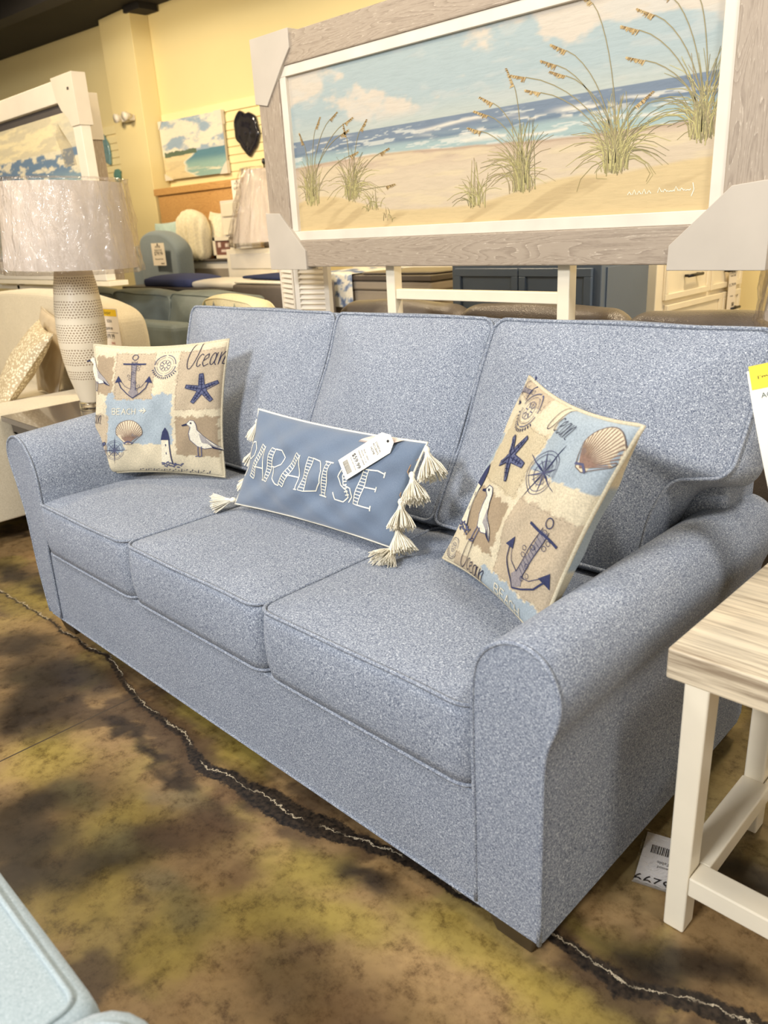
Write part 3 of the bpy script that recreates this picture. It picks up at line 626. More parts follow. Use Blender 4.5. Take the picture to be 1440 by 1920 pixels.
x = .312; lad((x, b0), (x+.006, t0)); thin([(x+.014, t0), (x+.045, t0-.004), (x+.066, t0-.03), (x+.068, b0+.035), (x+.05, b0+.008), (x+.01, b0)])
x = .392; lad((x, b0), (x+.006, t0), .016); serif(x, b0-.001, .034); serif(x+.006, t0, .034)
x = .428; thin([(x+.066, t0-.016), (x+.062, t0-.002), (x+.042, t0+.002), (x+.02, t0-.01), (x+.014, t0-.034), (x+.03, t0-.055), (x+.056, b0+.032), (x+.062, b0+.014), (x+.046, b0-.002), (x+.018, b0), (x+.004, b0+.018)])
thin([(x+.03, t0), (x+.028, t0-.03), (x+.04, t0-.052), (x+.066, b0+.04), (x+.075, b0+.018), (x+.064, b0)])
for k in range(9): t = k/8; xx = x+.018+.034*t; yy = t0-.01-.07*t; thin([(xx, yy), (xx+.013, yy+.004)])
x = .518; lad((x, b0), (x+.008, t0), .018); thin([(x+.012, t0), (x+.045, t0+.002), (x+.066, t0-.004)]); thin([(x+.066, t0+.002), (x+.066, t0-.014)]); thin([(x+.012, b0+.05), (x+.05, b0+.05)]); serif(x+.05, b0+.05, .014, PI/2); thin([(x+.006, b0), (x+.055, b0)]); serif(x+.055, b0, .014, PI/2)
mb.build('embroidery', M_thread, root)
def tassel(p, d, L=.062, r=.022, seed=0):
    L *= 1.18; r *= 1.45
    rs = np.random.RandomState(seed); p = Vector(p); d = Vector(d).normalized(); a = d.orthogonal().normalized(); b = d.cross(a); mb = MB()
    prof = [(.001, 0), (.006, .003), (.0085, .010), (.006, .017), (.0045, .019), (.007, .024), (.010, .03)]; n = 10; vs = []; fs = []
    for (rr, h) in prof: vs += [p+d*h+rr*(math.cos(2*PI*j/n)*a+math.sin(2*PI*j/n)*b) for j in range(n)]
    for i in range(len(prof)-1): fs += [(i*n+j, i*n+(j+1) % n, (i+1)*n+(j+1) % n, (i+1)*n+j) for j in range(n)]
    mb.add(vs, fs, 0, None, True)
    for i in range(170):
        A = rs.rand()*2*PI; q = math.sqrt(rs.rand()); l = L*(.93+.14*rs.rand()); dr = math.cos(A)*a+math.sin(A)*b
        P = [p+d*.018+dr*.005*q, p+d*.03+dr*.010*q, p+d*(.03+(l-.03)*.5)+dr*r*.75*q, p+d*l+dr*r*q*(1+.15*rs.rand())]
        mb.tube(P, .0013, 3, caps=False)
    return mb.build('tassel', M_thread, root)
R_ = lambda v: pl2.mid(1, v)
tassel(R_(.97), (.55, -.32, -.85), .07, .026, 1); tassel(R_(.74)+Vector((0, -.012, 0)), (.5, -.4, -.8), .066, .025, 2); tassel(R_(.5)+Vector((0, -.02, 0)), (.36, -.45, -.9), .064, .025, 3)
tassel(R_(.27)+Vector((.0, -.022, 0)), (.55, -.3, -.8), .064, .025, 4); tassel(R_(.04)+Vector((0, -.015, .012)), (.15, -.85, -.35), .06, .026, 5)
Lf = lambda v: pl2.mid(0, v)
tassel(Lf(.9), (-.5, .1, -.85), .06, .018, 6); tassel(Lf(.62), (-.5, .1, -.85), .055, .018, 7); tassel(Lf(.34), (-.5, .1, -.85), .05, .018, 8); tassel(Lf(.02)+Vector((0, 0, .008)), (-.7, -.55, -.18), .06, .02, 9)
mb = MB()
for v in (.86, .64):
    P = [R_(v)+Vector((0, 0, .0)), R_(v-.05)+Vector((-.01, -.012, 0)), R_(v-.12)+Vector((-.006, -.02, 0)), R_(v-.17)+Vector((.002, -.012, 0))]; mb.tube(P, .0016, 5)
mb.build('cord', M_tan, root)

# ------------------------------------------------------------------ text and tags
def text_mesh(s, size=1.0):
    cu = bpy.data.curves.new('t', 'FONT'); cu.body = s; cu.size = size; cu.align_x = 'CENTER'; o = bpy.data.objects.new('t', cu); S.collection.objects.link(o)
    dg = bpy.context.evaluated_depsgraph_get(); me = bpy.data.meshes.new_from_object(o.evaluated_get(dg))
    vs = [tuple(v.co) for v in me.vertices]; fs = [tuple(p.vertices) for p in me.polygons]; bpy.data.objects.remove(o); bpy.data.curves.remove(cu); bpy.data.meshes.remove(me); return vs, fs
def paper(name, label, cat, O, U, V, w, h, items, col=(244, 238, 222), th=.0008, clip=0, hole=False, curl=None, group=None, poly=None, nrm=None):
    """sheet: origin O (bottom left), unit axes U,V. items: ('t',text,x,y,size,colour) ('r',x0,x1,y0,y1,colour) ('bar',x0,x1,y0,y1)"""
    O, U, V = Vector(O), Vector(U).normalized(), Vector(V).normalized(); Nn = nrm or U.cross(V); mb = MB()
    cur = curl or (lambda x, y: 0)
    F = lambda x, y, z=0: O+U*x+V*y+Nn*(z+cur(x/w, y/h))
    cc = lin(col)
    if poly: mb.hexa([F(x, y, -th) for x, y in poly], [F(x, y, 0) for x, y in poly], 0, cc)
    else:
        mb.grid(lambda u, v: F(u*w, v*h), 8, 16, 0, lambda u, v: cc); mb.grid(lambda u, v: F((1-u)*w, v*h, -th), 8, 16, 0, lambda u, v: cc)
    z = .0006
    for it in items:
        z += .00004
        if it[0] == 't':
            vs, fs = text_mesh(it[1], it[4]); mb.add([F(it[2]+v[0], it[3]+v[1], z) for v in vs], fs, 0, lin(it[5] if len(it) > 5 else (50, 46, 44)))
        elif it[0] == 'r': _, x0, x1, y0, y1, c = it; mb.grid(lambda u, v: F(x0+(x1-x0)*u, y0+(y1-y0)*v, z), 4, 4, 0, lambda u, v: lin(c))
        elif it[0] == 'bar':
            _, x0, x1, y0, y1 = it; x = x0; rs = np.random.RandomState(3)
            while x < x1: ww = (x1-x0)*(.012+.03*rs.rand()); mb.add([F(x, y0, z), F(x+ww, y0, z), F(x+ww, y1, z), F(x, y1, z)], [(0, 1, 2, 3)], 0, lin((40, 36, 34))); x += ww*1.9
        elif it[0] == 'c': mb.add([F(it[1]+it[3]*math.cos(k*PI/6), it[2]+it[3]*math.sin(k*PI/6), z) for k in range(12)], [tuple(range(12))], 0, lin(it[4]))
    o = mb.build(name, M_paper)
    bb = O; o.data.transform(Matrix.Translation(-bb)); o.location = bb
    return tag(o, label, cat, group)
# price tag lying across the lumbar pillow
tc_ = pl2.front(.80, .80)+pl2.n*.012
a_ = pl2.front(.70, .63)+pl2.n*.010; b_ = pl2.front(.86, .985)+pl2.n*.022
V_ = (b_-a_).normalized(); U_ = V_.cross(pl2.n).normalized()
TL_ = .165; Wt = .058
items = [('r', .006, .052, .012, .034, (232, 224, 204)), ('bar', .012, .046, .010, .026), ('t', '$59.99', .029, .044, .016), ('t', '1 OF ACCENT PILLOW', .029, .036, .0042), ('t', 'PARADISE LUMBAR', .029, .064, .005), ('t', 'PILLOW 14 X 26', .029, .072, .005), ('t', 'BLUE / CREAM', .029, .080, .005), ('t', 'HOME', .029, .100, .008), ('t', 'ACCENTS', .029, .110, .0075), ('t', 'COASTAL', .029, .119, .007), ('c', .029, .152, .0036, (40, 38, 36))]
paper('price_tag', 'cream $59.99 hang tag lying across the blue PARADISE pillow', 'tag', a_-U_*.029, U_, V_, Wt, TL_, items,
      poly=[(0, 0), (Wt, 0), (Wt, TL_-.02), (Wt-.018, TL_), (.018, TL_), (0, TL_-.02)])
mb = MB(); q0 = pl2.mid(.74, 1); q1 = pl2.mid(.90, 1); nn = pl2.n
mb.grid(lambda u, v: (q0*(1-u)+q1*u)+nn*(.010+.028*math.sin(v*2))+Vector((-.035*v, 0, -.022*v)), 6, 6, 0, lambda u, v: lin((222, 204, 190)))
mb.build('care_label', M_paper, root)

# ------------------------------------------------------------------ hanging card at the sofa's right end
yel = (226, 206, 66)
CU = Vector((.93, .24, .27)).normalized(); CV = Vector((-.28, 0, .96)); CV = (CV-CU*CV.dot(CU)).normalized()
TLc = Vector((2.185, .573, 1.015)); h_ = .25; w_ = .17
O_ = TLc-CV*h_
items = [('r', .004, .166, .215, .258, yel), ('t', "I'm a Sleeper", .056, .230, .0155, (50, 44, 30)), ('t', 'ACCENT', .044, .198, .0135, (70, 90, 84)), ('t', 'FURNITURE', .047, .190, .0075, (70, 90, 84)), ('t', 'SOFAS & MORE', .052, .182, .006, (60, 60, 60)), ('t', 'Queen Sleeper', .085, .13, .012), ('t', 'NOW', .085, .10, .02, (120, 40, 60)), ('r', .03, .15, .088, .09, (150, 60, 80)), ('t', '$1,599', .085, .055, .03), ('bar', .04, .13, .015, .035)]
card = paper('hanging_card', 'white sale card with a yellow Sleeper band at the right edge of the blue sofa', 'card', O_, CU, CV, w_, h_, items, curl=lambda x, y: .012*math.sin(y*PI)*(1-x))

# ------------------------------------------------------------------ side table right
st = thing('side_table', 'cream side table with whitewashed plank top right of the blue sofa', 'table', (2.5, .5, 0))
mb = MB(); mb.box(2.222, 2.80, .248, .80, .541, .600); mb.build('table_top', M_ttop, st, .004, 2)
def tleg(x, y): 
    mb = MB(); mb.hexa([(x, y, 0), (x+.040, y, 0), (x+.040, y+.045, 0), (x, y+.045, 0)], [(x+.0, y, .542), (x+.044, y, .542), (x+.044, y+.05, .542), (x, y+.05, .542)]); mb.build('leg', M_white, st, .004, 3)
for (x, y) in ((2.254, .252), (2.72, .252), (2.258, .6), (2.72, .6)): tleg(x, y)
def bar(x0, x1, y0, y1): mb = MB(); mb.box(x0, x1, y0, y1, .098, .14); mb.build('stretcher', M_white, st, .003, 2)
bar(2.296, 2.72, .250, .302); bar(2.256, 2.314, .3, .60); bar(2.30, 2.72, .60, .65)
# floor price sheet in sleeve
FU = Vector((-.955, -.28, 0)).normalized(); FV = Vector((.26, -.96, 0)).normalized(); FV = (FV-FU*FV.dot(FU)).normalized()
items = [('bar', .03, .10, .035, .06), ('t', 'Tampa', .05, .02, .010), ('t', 'End Table', .06, .078, .012), ('t', 'Driftwood', .06, .092, .010), ('t', '$299', .082, .128, .038), ('t', '.99', .02, .15, .02)]
tg = paper('price_sheet', 'white price sheet in a clear sleeve on the floor behind the cream table leg', 'tag', (2.235, .483, .006), FU, -FV*-1, .118, .175, items, col=(250, 246, 240), nrm=Vector((0, 0, 1)), curl=lambda x, y: .02*max(0, y-.85)/.15)
mb = MB(); O_ = Vector((2.243, .492, .0))
mb.grid(lambda u, v: O_+FU*(.134*u)+FV*(.195*v)+Vector((0, 0, .008+.03*max(0, v-.85)/.15)), 4, 10); mb.build('plastic_sleeve', M_film, None)
sl = bpy.data.objects['plastic_sleeve']; sl.data.transform(Matrix.Translation(-Vector(tg.location))); sl.parent = tg

# ------------------------------------------------------------------ pale aqua chair bottom left
ch = thing('armchair', 'pale aqua upholstered seat with piped edge at the bottom left corner', 'armchair', (1.5, -1.1, 0))
mb = MB(); pm = MB(); ol = round_poly([(1.05, -1.5), (1.975, -1.5), (1.975, -.695), (1.05, -.695)], .02, 4)
puff(mb, ol, .14, lambda a, b, c: (a, b, .31+c), crown=.012, bulge=.01, pipe=0, wob=.001, seed=2)
ol2 = [(p[0], p[1]) for p in ol]
pm.tube([((p[0]-1.5)*.965+1.5, (p[1]+1.1)*.955-1.1, .4535) for p in densify(ol2, .03)], .0042, 7, True)
o = mb.build('seat_cushion', M_aqua, ch); pm.build('piping', M_aqua, o)
mb = MB(); mb.box(1.07, 2.3, -1.5, -.74, .08, .31); mb.build('base', M_aqua, ch, .02, 3)
mb = MB(); pm = MB(); ol = round_poly([(1.985, -1.5), (2.22, -1.5), (2.22, -.668), (1.985, -.668)], [.04, .04, .09, .09], 6)
puff(mb, ol, .15, lambda a, b, c: (a, b, .31+c), crown=.03, bulge=.012, pipe=0, wob=.001, seed=4)
pm.tube([((p[0]-2.1)*.86+2.1, (p[1]+1.1)*.955-1.1, .4685) for p in densify(ol, .03)], .0042, 7, True)
o = mb.build('armrest', M_aqua, ch); pm.build('piping', M_aqua, o)
for (x, y) in ((1.12, -.8), (2.2, -.8), (1.12, -1.44), (2.2, -1.44)): mb = MB(); mb.box(x-.03, x+.03, y-.03, y+.03, 0, .085); mb.build('leg', M_legdark, ch, .003)

# ------------------------------------------------------------------ big painting
pt = thing('framed_painting', 'large beach painting with sea oats in a weathered oak frame above the blue sofa', 'painting', (1.03, 1.17, 1.16))
FX0, FX1, FZ0, FZ1 = .078, 1.985, 1.162, 1.955; CX0, CX1, CZ0, CZ1 = .238, 1.836, 1.293, 1.822; YF = 1.15
LX0, LX1, LZ0, LZ1 = CX0-.034, CX1+.036, CZ0-.034, CZ1+.034
mb = MB(); 
for z0, z1 in ((FZ0, LZ0), (LZ1, FZ1)): mb.box(FX0, FX1, YF, YF+.045, z0, z1)
o = mb.build('frame', M_frame_h, pt, .004, 2); mb = MB()
for x0, x1 in ((FX0, LX0), (LX1, FX1)): mb = MB(); mb.box(x0, x1, YF-.0005, YF+.044, LZ0, LZ1); mb.build('frame_upright', M_frame_v, pt, .003, 2)
mb = MB(); mb.box(LX0, LX1, YF+.006, YF+.04, LZ0, CZ0); mb.box(LX0, LX1, YF+.006, YF+.04, CZ1, LZ1); mb.box(LX0, CX0, YF+.006, YF+.04, CZ0, CZ1); mb.box(CX1, LX1, YF+.006, YF+.04, CZ0, CZ1); mb.build('liner', M_liner, pt, .002)
def paint_canvas():
    w, h = CX1-CX0, CZ1-CZ0; nx, nz = 520, 172; xs = np.linspace(0, w, nx); zs = np.linspace(0, h, nz); X, Z = np.meshgrid(xs, zs); v = Z/h; u = X/w
    wp = .5*(fbm(X*6, Z*9, 5)-.5)
    sky = blend(np.zeros(X.shape+(3,))+L3((178, 192, 190)), L3((196, 201, 188)), sstep(.75, .55, v))
    cl = fbm(X*3.2+2, Z*6+4, 6, .55)+.16*np.exp(-((u-.22)/.12)**2-((v-.78)/.12)**2)+.22*np.exp(-((u-.58)/.16)**2-((v-.9)/.2)**2)-.1*np.exp(-((u-.4)/.05)**2)-.2*np.exp(-((u-.86)/.1)**2-((v-.75)/.2)**2)+.14*np.exp(-((u-.93)/.08)**2-((v-1)/.08)**2)
    sky = blend(sky, L3((222, 209, 188)), sstep(.5, .58, cl)*.95*sstep(.60, .68, v)); sky = blend(sky, L3((206, 206, 196)), sstep(.56, .7, fbm(X*9, Z*30, 4))*.35)
    hz = .585; shore = .405+.03*np.sin(u*5+.5)+.012*(fbm(X*8, Z*0+3)-.5)+.02*u
    sea = blend(np.zeros(X.shape+(3,))+L3((126, 140, 154)), L3((172, 192, 186)), sstep(hz-.05, hz-.14, v+.02*wp))
    band = np.exp(-((v-(.50+.012*np.sin(u*9)))/.012)**2); sea = blend(sea, L3((104, 122, 142)), band*.7)
    st_ = fbm(X*10, Z*110, 4, .6); sea = blend(sea, L3((222, 222, 208)), sstep(.6, .68, st_)*.75*sstep(hz, hz-.03, v))
    for (cu, cv, su, sv) in ((.5, .545, .12, .010), (.62, .50, .2, .009), (.78, .515, .07, .014), (.93, .53, .1, .008), (.12, .56, .07, .005), (.3, .43, .3, .008), (.7, .44, .3, .008)):
        sea = blend(sea, L3((236, 228, 208)), np.exp(-(((u-cu)/su)**2)**2-((v-cv-.012*np.sin(u*22+cu*30))/sv)**2)*.95*sstep(.42, .5, fbm(X*14, Z*60, 3)))
    img = np.where((v > hz+.004*np.sin(u*3))[..., None], sky, sea)
    sand = blend(np.zeros(X.shape+(3,))+L3((222, 202, 170)), L3((208, 184, 156)), sstep(.3, .42, v)); sand = blend(sand, L3((232, 212, 170)), sstep(.5, .62, fbm(X*5, Z*40, 4))*.6)
    dune = .09+.13*np.exp(-((u-.08)/.16)**2)+.14*np.exp(-((u-1.02)/.22)**2)+.08*np.exp(-((u-.72)/.14)**2)+.02*(fbm(X*6, Z*0)-.5)
    sand = blend(sand, L3((226, 200, 148)), sstep(.01, -.01, v-dune)); sand = blend(sand, L3((198, 172, 124)), sstep(.56, .66, fbm((X-Z*2.2)*9, Z*7, 3))*sstep(.0, -.03, v-dune)*.6)
    img = blend(img, [0, 0, 0], np.zeros_like(u)); msk = sstep(.006, -.006, v-shore); img = (img*(1-msk[..., None])+sand*msk[..., None])
    img = blend(img, L3((176, 148, 120)), np.exp(-((v-shore+.008)/.006)**2)*.5)
    img = img*.74
    mb = MB(); V = [(CX0+x, YF+.02, CZ0+z) for z in zs for x in xs]; fs = [(j*nx+i, j*nx+i+1, (j+1)*nx+i+1, (j+1)*nx+i) for j in range(nz-1) for i in range(nx-1)]
    mb.add(V, fs, 0, [tuple(c) for c in img.reshape(-1, 3)])
    fl = Flat(CX0, CZ0, YF+.02); rs = np.random.RandomState(11)
    G = [lin(c) for c in ((146, 136, 88), (162, 152, 100), (126, 118, 82), (182, 172, 114), (154, 138, 102))]
    def tuft(cx, cz, n, H, spread, lean=0):
        for i in range(n):
            a = rs.randn()*spread+lean; l = H*(.35+.65*rs.rand()); x0 = cx+rs.randn()*.018; dr = a*(1+rs.rand())
            zj = cz+rs.randn()*.007; P = [(x0+l*math.sin(dr*t)*t*.9, zj+l*math.cos(dr*t)*t*(1-.25*abs(dr)*t)) for t in (0, .2, .4, .6, .8, 1)]
            P = [(min(max(p[0], .003), w-.003), max(p[1], .004)) for p in P]
            stroke(mb, fl, P, .0026, G[rs.randint(5)], off=.0006+.0004*rs.rand(), step=.02, taper=True)
    def oat(x0, z0, x1, z1, hl=.055, ang=None):
        dx = x1-x0; P = [(x0+dx*t**1.9, z0+(z1-z0)*(1-(1-t)**1.25)) for t in [i/10 for i in range(11)]]
        P = [(min(max(p[0], .003), w-.003), p[1]) for p in P]
        stroke(mb, fl, P, .0024, lin((142, 132, 96)), off=.001, step=.02)
        t = Vector(P[-1])-Vector(P[-2]); t.normalize(); t = Vector((t.x, t.y*.6+.1)).normalized(); n = Vector((-t.y, t.x))
        for i in range(22):
            f = i/22; q = Vector(P[-1])+t*hl*f; sd = (-1 if dx > 0 else 1)*(.25+.9*rs.rand()); l = .013*(1-f*.6)
            e = q-n*l*(1 if dx > 0 else -1)*(.5+.7*rs.rand())+t*.004
            if 0 < e.x < w and 0 < q.x < w: stroke(mb, fl, [tuple(q), tuple(e)], .0030, lin(random.choice([(168, 140, 92), (186, 158, 106), (146, 120, 80), (196, 172, 124)])), off=.0012, step=.02, taper=True)
    sx = lambda px: px*w; sz = lambda q: q*h
    tuft(.08, .10, 75, .17, .28); tuft(.30, .105, 90, .17, .5, .1); tuft(.40, .065, 22, .07, .5); tuft(.475, .03, 10, .03, .5)
    for a in ((.08, .12, .06, .30), (.09, .12, .13, .345), (.09, .12, .21, .365), (.09, .12, .26, .31), (.1, .12, .285, .345), (.12, .12, .3, .24), (.3, .12, .29, .30), (.31, .12, .36, .315), (.33, .12, .45, .235), (.33, .12, .47, .13)): oat(*a, hl=.045)
    tuft(.86, .05, 40, .13, .35, -.25); tuft(1.03, .085, 110, .20, .42, -.12); tuft(1.33, .115, 150, .20, .55); tuft(1.56, .17, 80, .22, .4, -.15)
    for a in ((1.02, .1, .88, .255), (1.04, .1, .905, .295), (1.04, .1, .925, .325), (1.03, .1, 1.0, .36), (1.3, .13, 1.09, .33), (1.31, .13, 1.04, .375), (1.31, .13, 1.14, .39), (1.32, .13, 1.17, .42), (1.33, .13, 1.245, .515), (1.33, .13, 1.17, .36), (1.55, .18, 1.38, .43), (1.56, .18, 1.46, .485), (1.56, .18, 1.42, .455), (1.57, .18, 1.53, .47), (1.56, .18, 1.40, .36), (1.33, .13, 1.38, .26)): oat(*a, hl=.055)
    # signature
    for i in range(5): stroke(mb, fl, [(1.37+.014*i, .047), (1.375+.014*i, .055+.004*(i % 2)), (1.381+.014*i, .047)], .0018, lin((244, 236, 214)), off=.001)
    for i in range(6): stroke(mb, fl, [(1.455+.015*i, .048), (1.459+.015*i, .060-.005*(i % 3)), (1.466+.015*i, .049), (1.469+.015*i, .052)], .0018, lin((244, 236, 214)), off=.001)
    stroke(mb, fl, [(1.548, .066), (1.552, .05), (1.546, .034)], .002, lin((244, 236, 214)), off=.001)
    mb.build('canvas', M_canvas, pt)
paint_canvas()
def guard(name, pts, y0, d, parent, mat=M_card, extra=None):
    mb = MB(); mb.hexa([(x, y0, z) for x, z in pts], [(x, y0+d, z) for x, z in pts]); return mb.build(name, mat, parent, .002)
g = YF-.008
guard('corner_protector', [(.066, 1.967), (.066, 1.752), (.135, 1.738), (.235, 1.85), (.290, 1.905), (.290, 1.967)][::-1], g, .062, pt)
guard('corner_protector', [(.062, 1.152), (.285, 1.152), (.285, 1.222), (.146, 1.362), (.062, 1.366)][::-1], g, .062, pt)
guard('corner_protector', [(1.743, 1.148), (1.745, 1.21), (1.895, 1.345), (1.968, 1.352), (1.995, 1.352), (1.993, 1.148)], g, .062, pt)
guard('corner_protector', [(1.70, 1.967), (1.80, 1.85), (1.93, 1.745), (1.998, 1.752), (1.998, 1.967)], g, .062, pt)
mb = MB(); mb.tube([(1.9965, 1.165, 1.20), (1.9968, 1.172, 1.205), (1.997, 1.178, 1.195), (1.9968, 1.176, 1.183), (1.9965, 1.168, 1.172)], .0018, 5); mb.build('hook', M_black2, pt)
# display stand behind the sofa
sd = thing('display_stand', 'cream painted stand with crossbar holding the big beach painting behind the sofa', 'stand', (1.08, 1.2, 0))
for x in (.655, 1.375): mb = MB(); mb.box(x, x+.042, 1.20, 1.24, 0, 1.9); mb.build('post', M_white, sd, .003)
mb = MB(); mb.box(.697, 1.375, 1.205, 1.235, 1.045, 1.080); mb.build('crossbar', M_white, sd, .003)
for x in (.655, 1.375): mb = MB(); mb.box(x-.0, x+.042, 1.05, 1.25, 0, .03); mb.build('foot', M_white, sd, .003)

# ------------------------------------------------------------------ end table and lamp, left
et = thing('end_table', 'dark brown end table between the blue sofa and the cream sofa, under the dotted lamp', 'table', (-.5, .6, 0))
mb = MB(); mb.box(-.885, -.10, .30, .92, .575, .60); mb.build('table_top', plain('polished_dark_walnut', (104, 96, 88), .2, .1, coat=.5), et, .003)
mb = MB(); mb.box(-.86, -.13, .33, .89, .52, .575); mb.build('apron', M_dwood, et)
for (x, y) in ((-.85, .33), (-.17, .33), (-.85, .85), (-.17, .85)): mb = MB(); mb.box(x, x+.045, y, y+.045, 0, .53); mb.build('leg', M_dwood, et, .002)
def dot_mat():
    m, nt, b = nmat('dimpled_cream_ceramic'); tc = N(nt, 'ShaderNodeTexCoord'); sp = N(nt, 'ShaderNodeSeparateXYZ'); nt.links.new(tc.outputs['Object'], sp.inputs[0])
    an = math_n(nt, 'ARCTAN2', sp.outputs[1], sp.outputs[0]); z = sp.outputs[2]
    row = math_n(nt, 'MULTIPLY', z, 95.0); ri = math_n(nt, 'FLOOR', row); rf = math_n(nt, 'SUBTRACT', math_n(nt, 'FRACT', row), .5)
    c = math_n(nt, 'ADD', math_n(nt, 'MULTIPLY', an, 46/(2*PI)), math_n(nt, 'MULTIPLY', ri, .5)); cf = math_n(nt, 'SUBTRACT', math_n(nt, 'FRACT', c), .5)
    wv = math_n(nt, 'MULTIPLY', math_n(nt, 'SUBTRACT', noise(nt, 25, 2), .5), .9)
    d = math_n(nt, 'SQRT', math_n(nt, 'ADD', math_n(nt, 'POWER', math_n(nt, 'ADD', rf, wv), 2), math_n(nt, 'POWER', cf, 2)))
    bandf = math_n(nt, 'FRACT', math_n(nt, 'MULTIPLY', z, 10.2)); bm = ramp(nt, bandf, [(.0, (0, 0, 0)), (.04, (0, 0, 0)), (.06, (1, 1, 1)), (.8, (1, 1, 1)), (.83, (0, 0, 0))])
    top = ramp(nt, z, [(.135, (0, 0, 0)), (.14, (1, 1, 1))])
    dot = ramp(nt, d, [(.2, (1, 1, 1)), (.34, (0, 0, 0))]); f = mix(nt, mix(nt, dot, bm, 1, 'MULTIPLY'), top, 1, 'MULTIPLY')
    nt.links.new(mix(nt, lin((226, 212, 184)), lin((150, 126, 96)), f), b.inputs['Base Color']); b.inputs['Roughness'].default_value = .4
    bump(nt, b, math_n(nt, 'MULTIPLY', f, -1), .5, .003); return m
lp = thing('table_lamp', 'tall lamp with dimpled cream vase base and plastic-wrapped drum shade, left of the sofa', 'lamp', (-.65, .615, .6))
lc = (-.65, .615, .6); LC = Vector(lc)
mb = MB(); mb.lathe([(0, 0), (.05, 0), (.052, .004), (.052, .028), (.048, .034), (0, .034)], lc, 40); mb.build('glass_foot', M_glass, lp)
prof = [(0, .034), (.052, .034), (.06, .06), (.072, .10), (.088, .15), (.103, .22), (.112, .30), (.113, .36), (.109, .44), (.099, .52), (.084, .59), (.068, .63), (.0, .632)]
pr = []
for i in range(len(prof)-1):
    for j in range(6): t = j/6; pr.append((prof[i][0]*(1-t)+prof[i+1][0]*t, prof[i][1]*(1-t)+prof[i+1][1]*t))
pr.append(prof[-1])
mb = MB(); mb.lathe([(r_*.9, z_) for r_, z_ in pr], lc, 56); mb.build('base', dot_mat(), lp)
mb = MB(); mb.lathe([(.022, .63), (.022, .665), (.01, .67), (.008, .75)], lc, 20); mb.build('neck', M_white2, lp)
mb = MB(); mb.lathe([(.265, .600), (.2645, .602), (.238, .930), (.236, .930), (.262, .604), (.265, .600)], lc, 64); sh = mb.build('lamp_shade', M_shade, lp)
mb = MB()
for k in range(3): A = 2*PI*k/3; mb.tube([LC+Vector((0, 0, .74)), LC+Vector((.246*math.cos(A), .246*math.sin(A), .745))], .003, 5)
mb.build('shade_spider', M_black2, lp)
def wrap(c, r0, r1, z0, z1, parent, seed, amp=.008, over=.015):
    rs = np.random.RandomState(seed); ph = rs.rand(8)*6; n = 160; prof = [(r0*.6, z0-.006), (r0+.004, z0-over)]+[(r0+(r1-r0)*t+.007, z0+(z1-z0)*t) for t in [i/16 for i in range(17)]]+[(r1+.006, z1+.012), (r1*.7, z1+.008)]
    def fn(p, a, i):
        d = Vector((math.cos(a), math.sin(a), 0)); t = i/len(prof)
        w = amp*abs(math.sin(a*7+ph[0]+2*t))**6+amp*.8*abs(math.sin(a*11.5+ph[1]-3*t*t))**9+amp*.5*abs(math.sin(a*19+ph[2]+5*t+1.5*math.sin(6*t)))**8+amp*.5*abs(math.sin(a*5+9*t+ph[3]))**14
        return tuple(Vector(p)+d*w)
    mb = MB(); mb.lathe(prof, c, n, 0, fn); return mb.build('plastic_wrap', M_film, parent)
wrap(lc, .265, .238, .598, .932, lp, 4, .012)
lp.rotation_mode = 'AXIS_ANGLE'; lp.rotation_axis_angle = (math.radians(2.6), -.715, .699, 0)

# ------------------------------------------------------------------ cream sofa, left
bs = thing('sofa', 'cream camelback sofa at the left edge beside the dotted lamp', 'sofa', (-1.9, .5, 0))
mb = MB(); mb.box(-3.0, -.92, .02, 1.05, .12, .40); mb.build('base', M_beige, bs, .02, 3)
def prism(mb, ol, f0, f1): mb.hexa([f0(p) for p in ol], [f1(p) for p in ol])
mb = MB(); A0 = [(-.905, .12), (-.905, .585), (-.93, .603), (-1.13, .61), (-1.2, .60), (-1.2, .12)]
ol = round_poly(A0, [.01, .03, .03, .03, .03, .01], 4)
prism(mb, ol, lambda p: (p[0], .06, p[1]), lambda p: (p[0], 1.02, p[1])); mb.build('armrest', M_beige, bs, .012, 3)
mb = MB(); ol = round_poly([(-.90, .40), (-.895, .52), (-.87, .585), (-.89, .625), (-.94, .64), (-1.14, .64), (-1.2, .60), (-1.2, .12), (-.90, .12)], .03, 4)
prism(mb, ol, lambda p: (p[0], .0, p[1]), lambda p: (p[0], .075, p[1])); mb.build('arm_front', M_beige, bs, .01, 3)
mb = MB(); top = [(-3.0, 1.00), (-2.6, 1.03), (-2.2, 1.055), (-1.75, 1.055), (-1.4, 1.04), (-1.15, 1.01), (-1.0, .98), (-.93, .94), (-.91, .86), (-.92, .12), (-3.0, .12)]
ol = round_poly(top, .04, 4); prism(mb, ol, lambda p: (p[0], .93, p[1]), lambda p: (p[0], 1.10, p[1])); mb.build('backrest', M_beige, bs, .03, 4)
mb = MB(); puff(mb, round_poly([(-3.0, .04), (-1.205, .04), (-1.205, .92), (-3.0, .92)], .05), .13, lambda a, b, c: (a, b, .39+c), crown=.02, pipe=.004); mb.build('seat_cushion', M_beige, bs)
for (x, y) in ((-.96, .06), (-.96, .98), (-2.9, .06), (-2.9, .98)): mb = MB(); mb.box(x-.025, x+.025, y-.03, y+.03, 0, .12); mb.build('leg', M_legdark, bs, .003)
M_spk, _nt, _b = nmat('speckled_shimmer_fabric')
v = N(_nt, 'ShaderNodeTexVoronoi', i_Scale=75); tcx = N(_nt, 'ShaderNodeTexCoord'); _nt.links.new(tcx.outputs['Object'], v.inputs['Vector'])
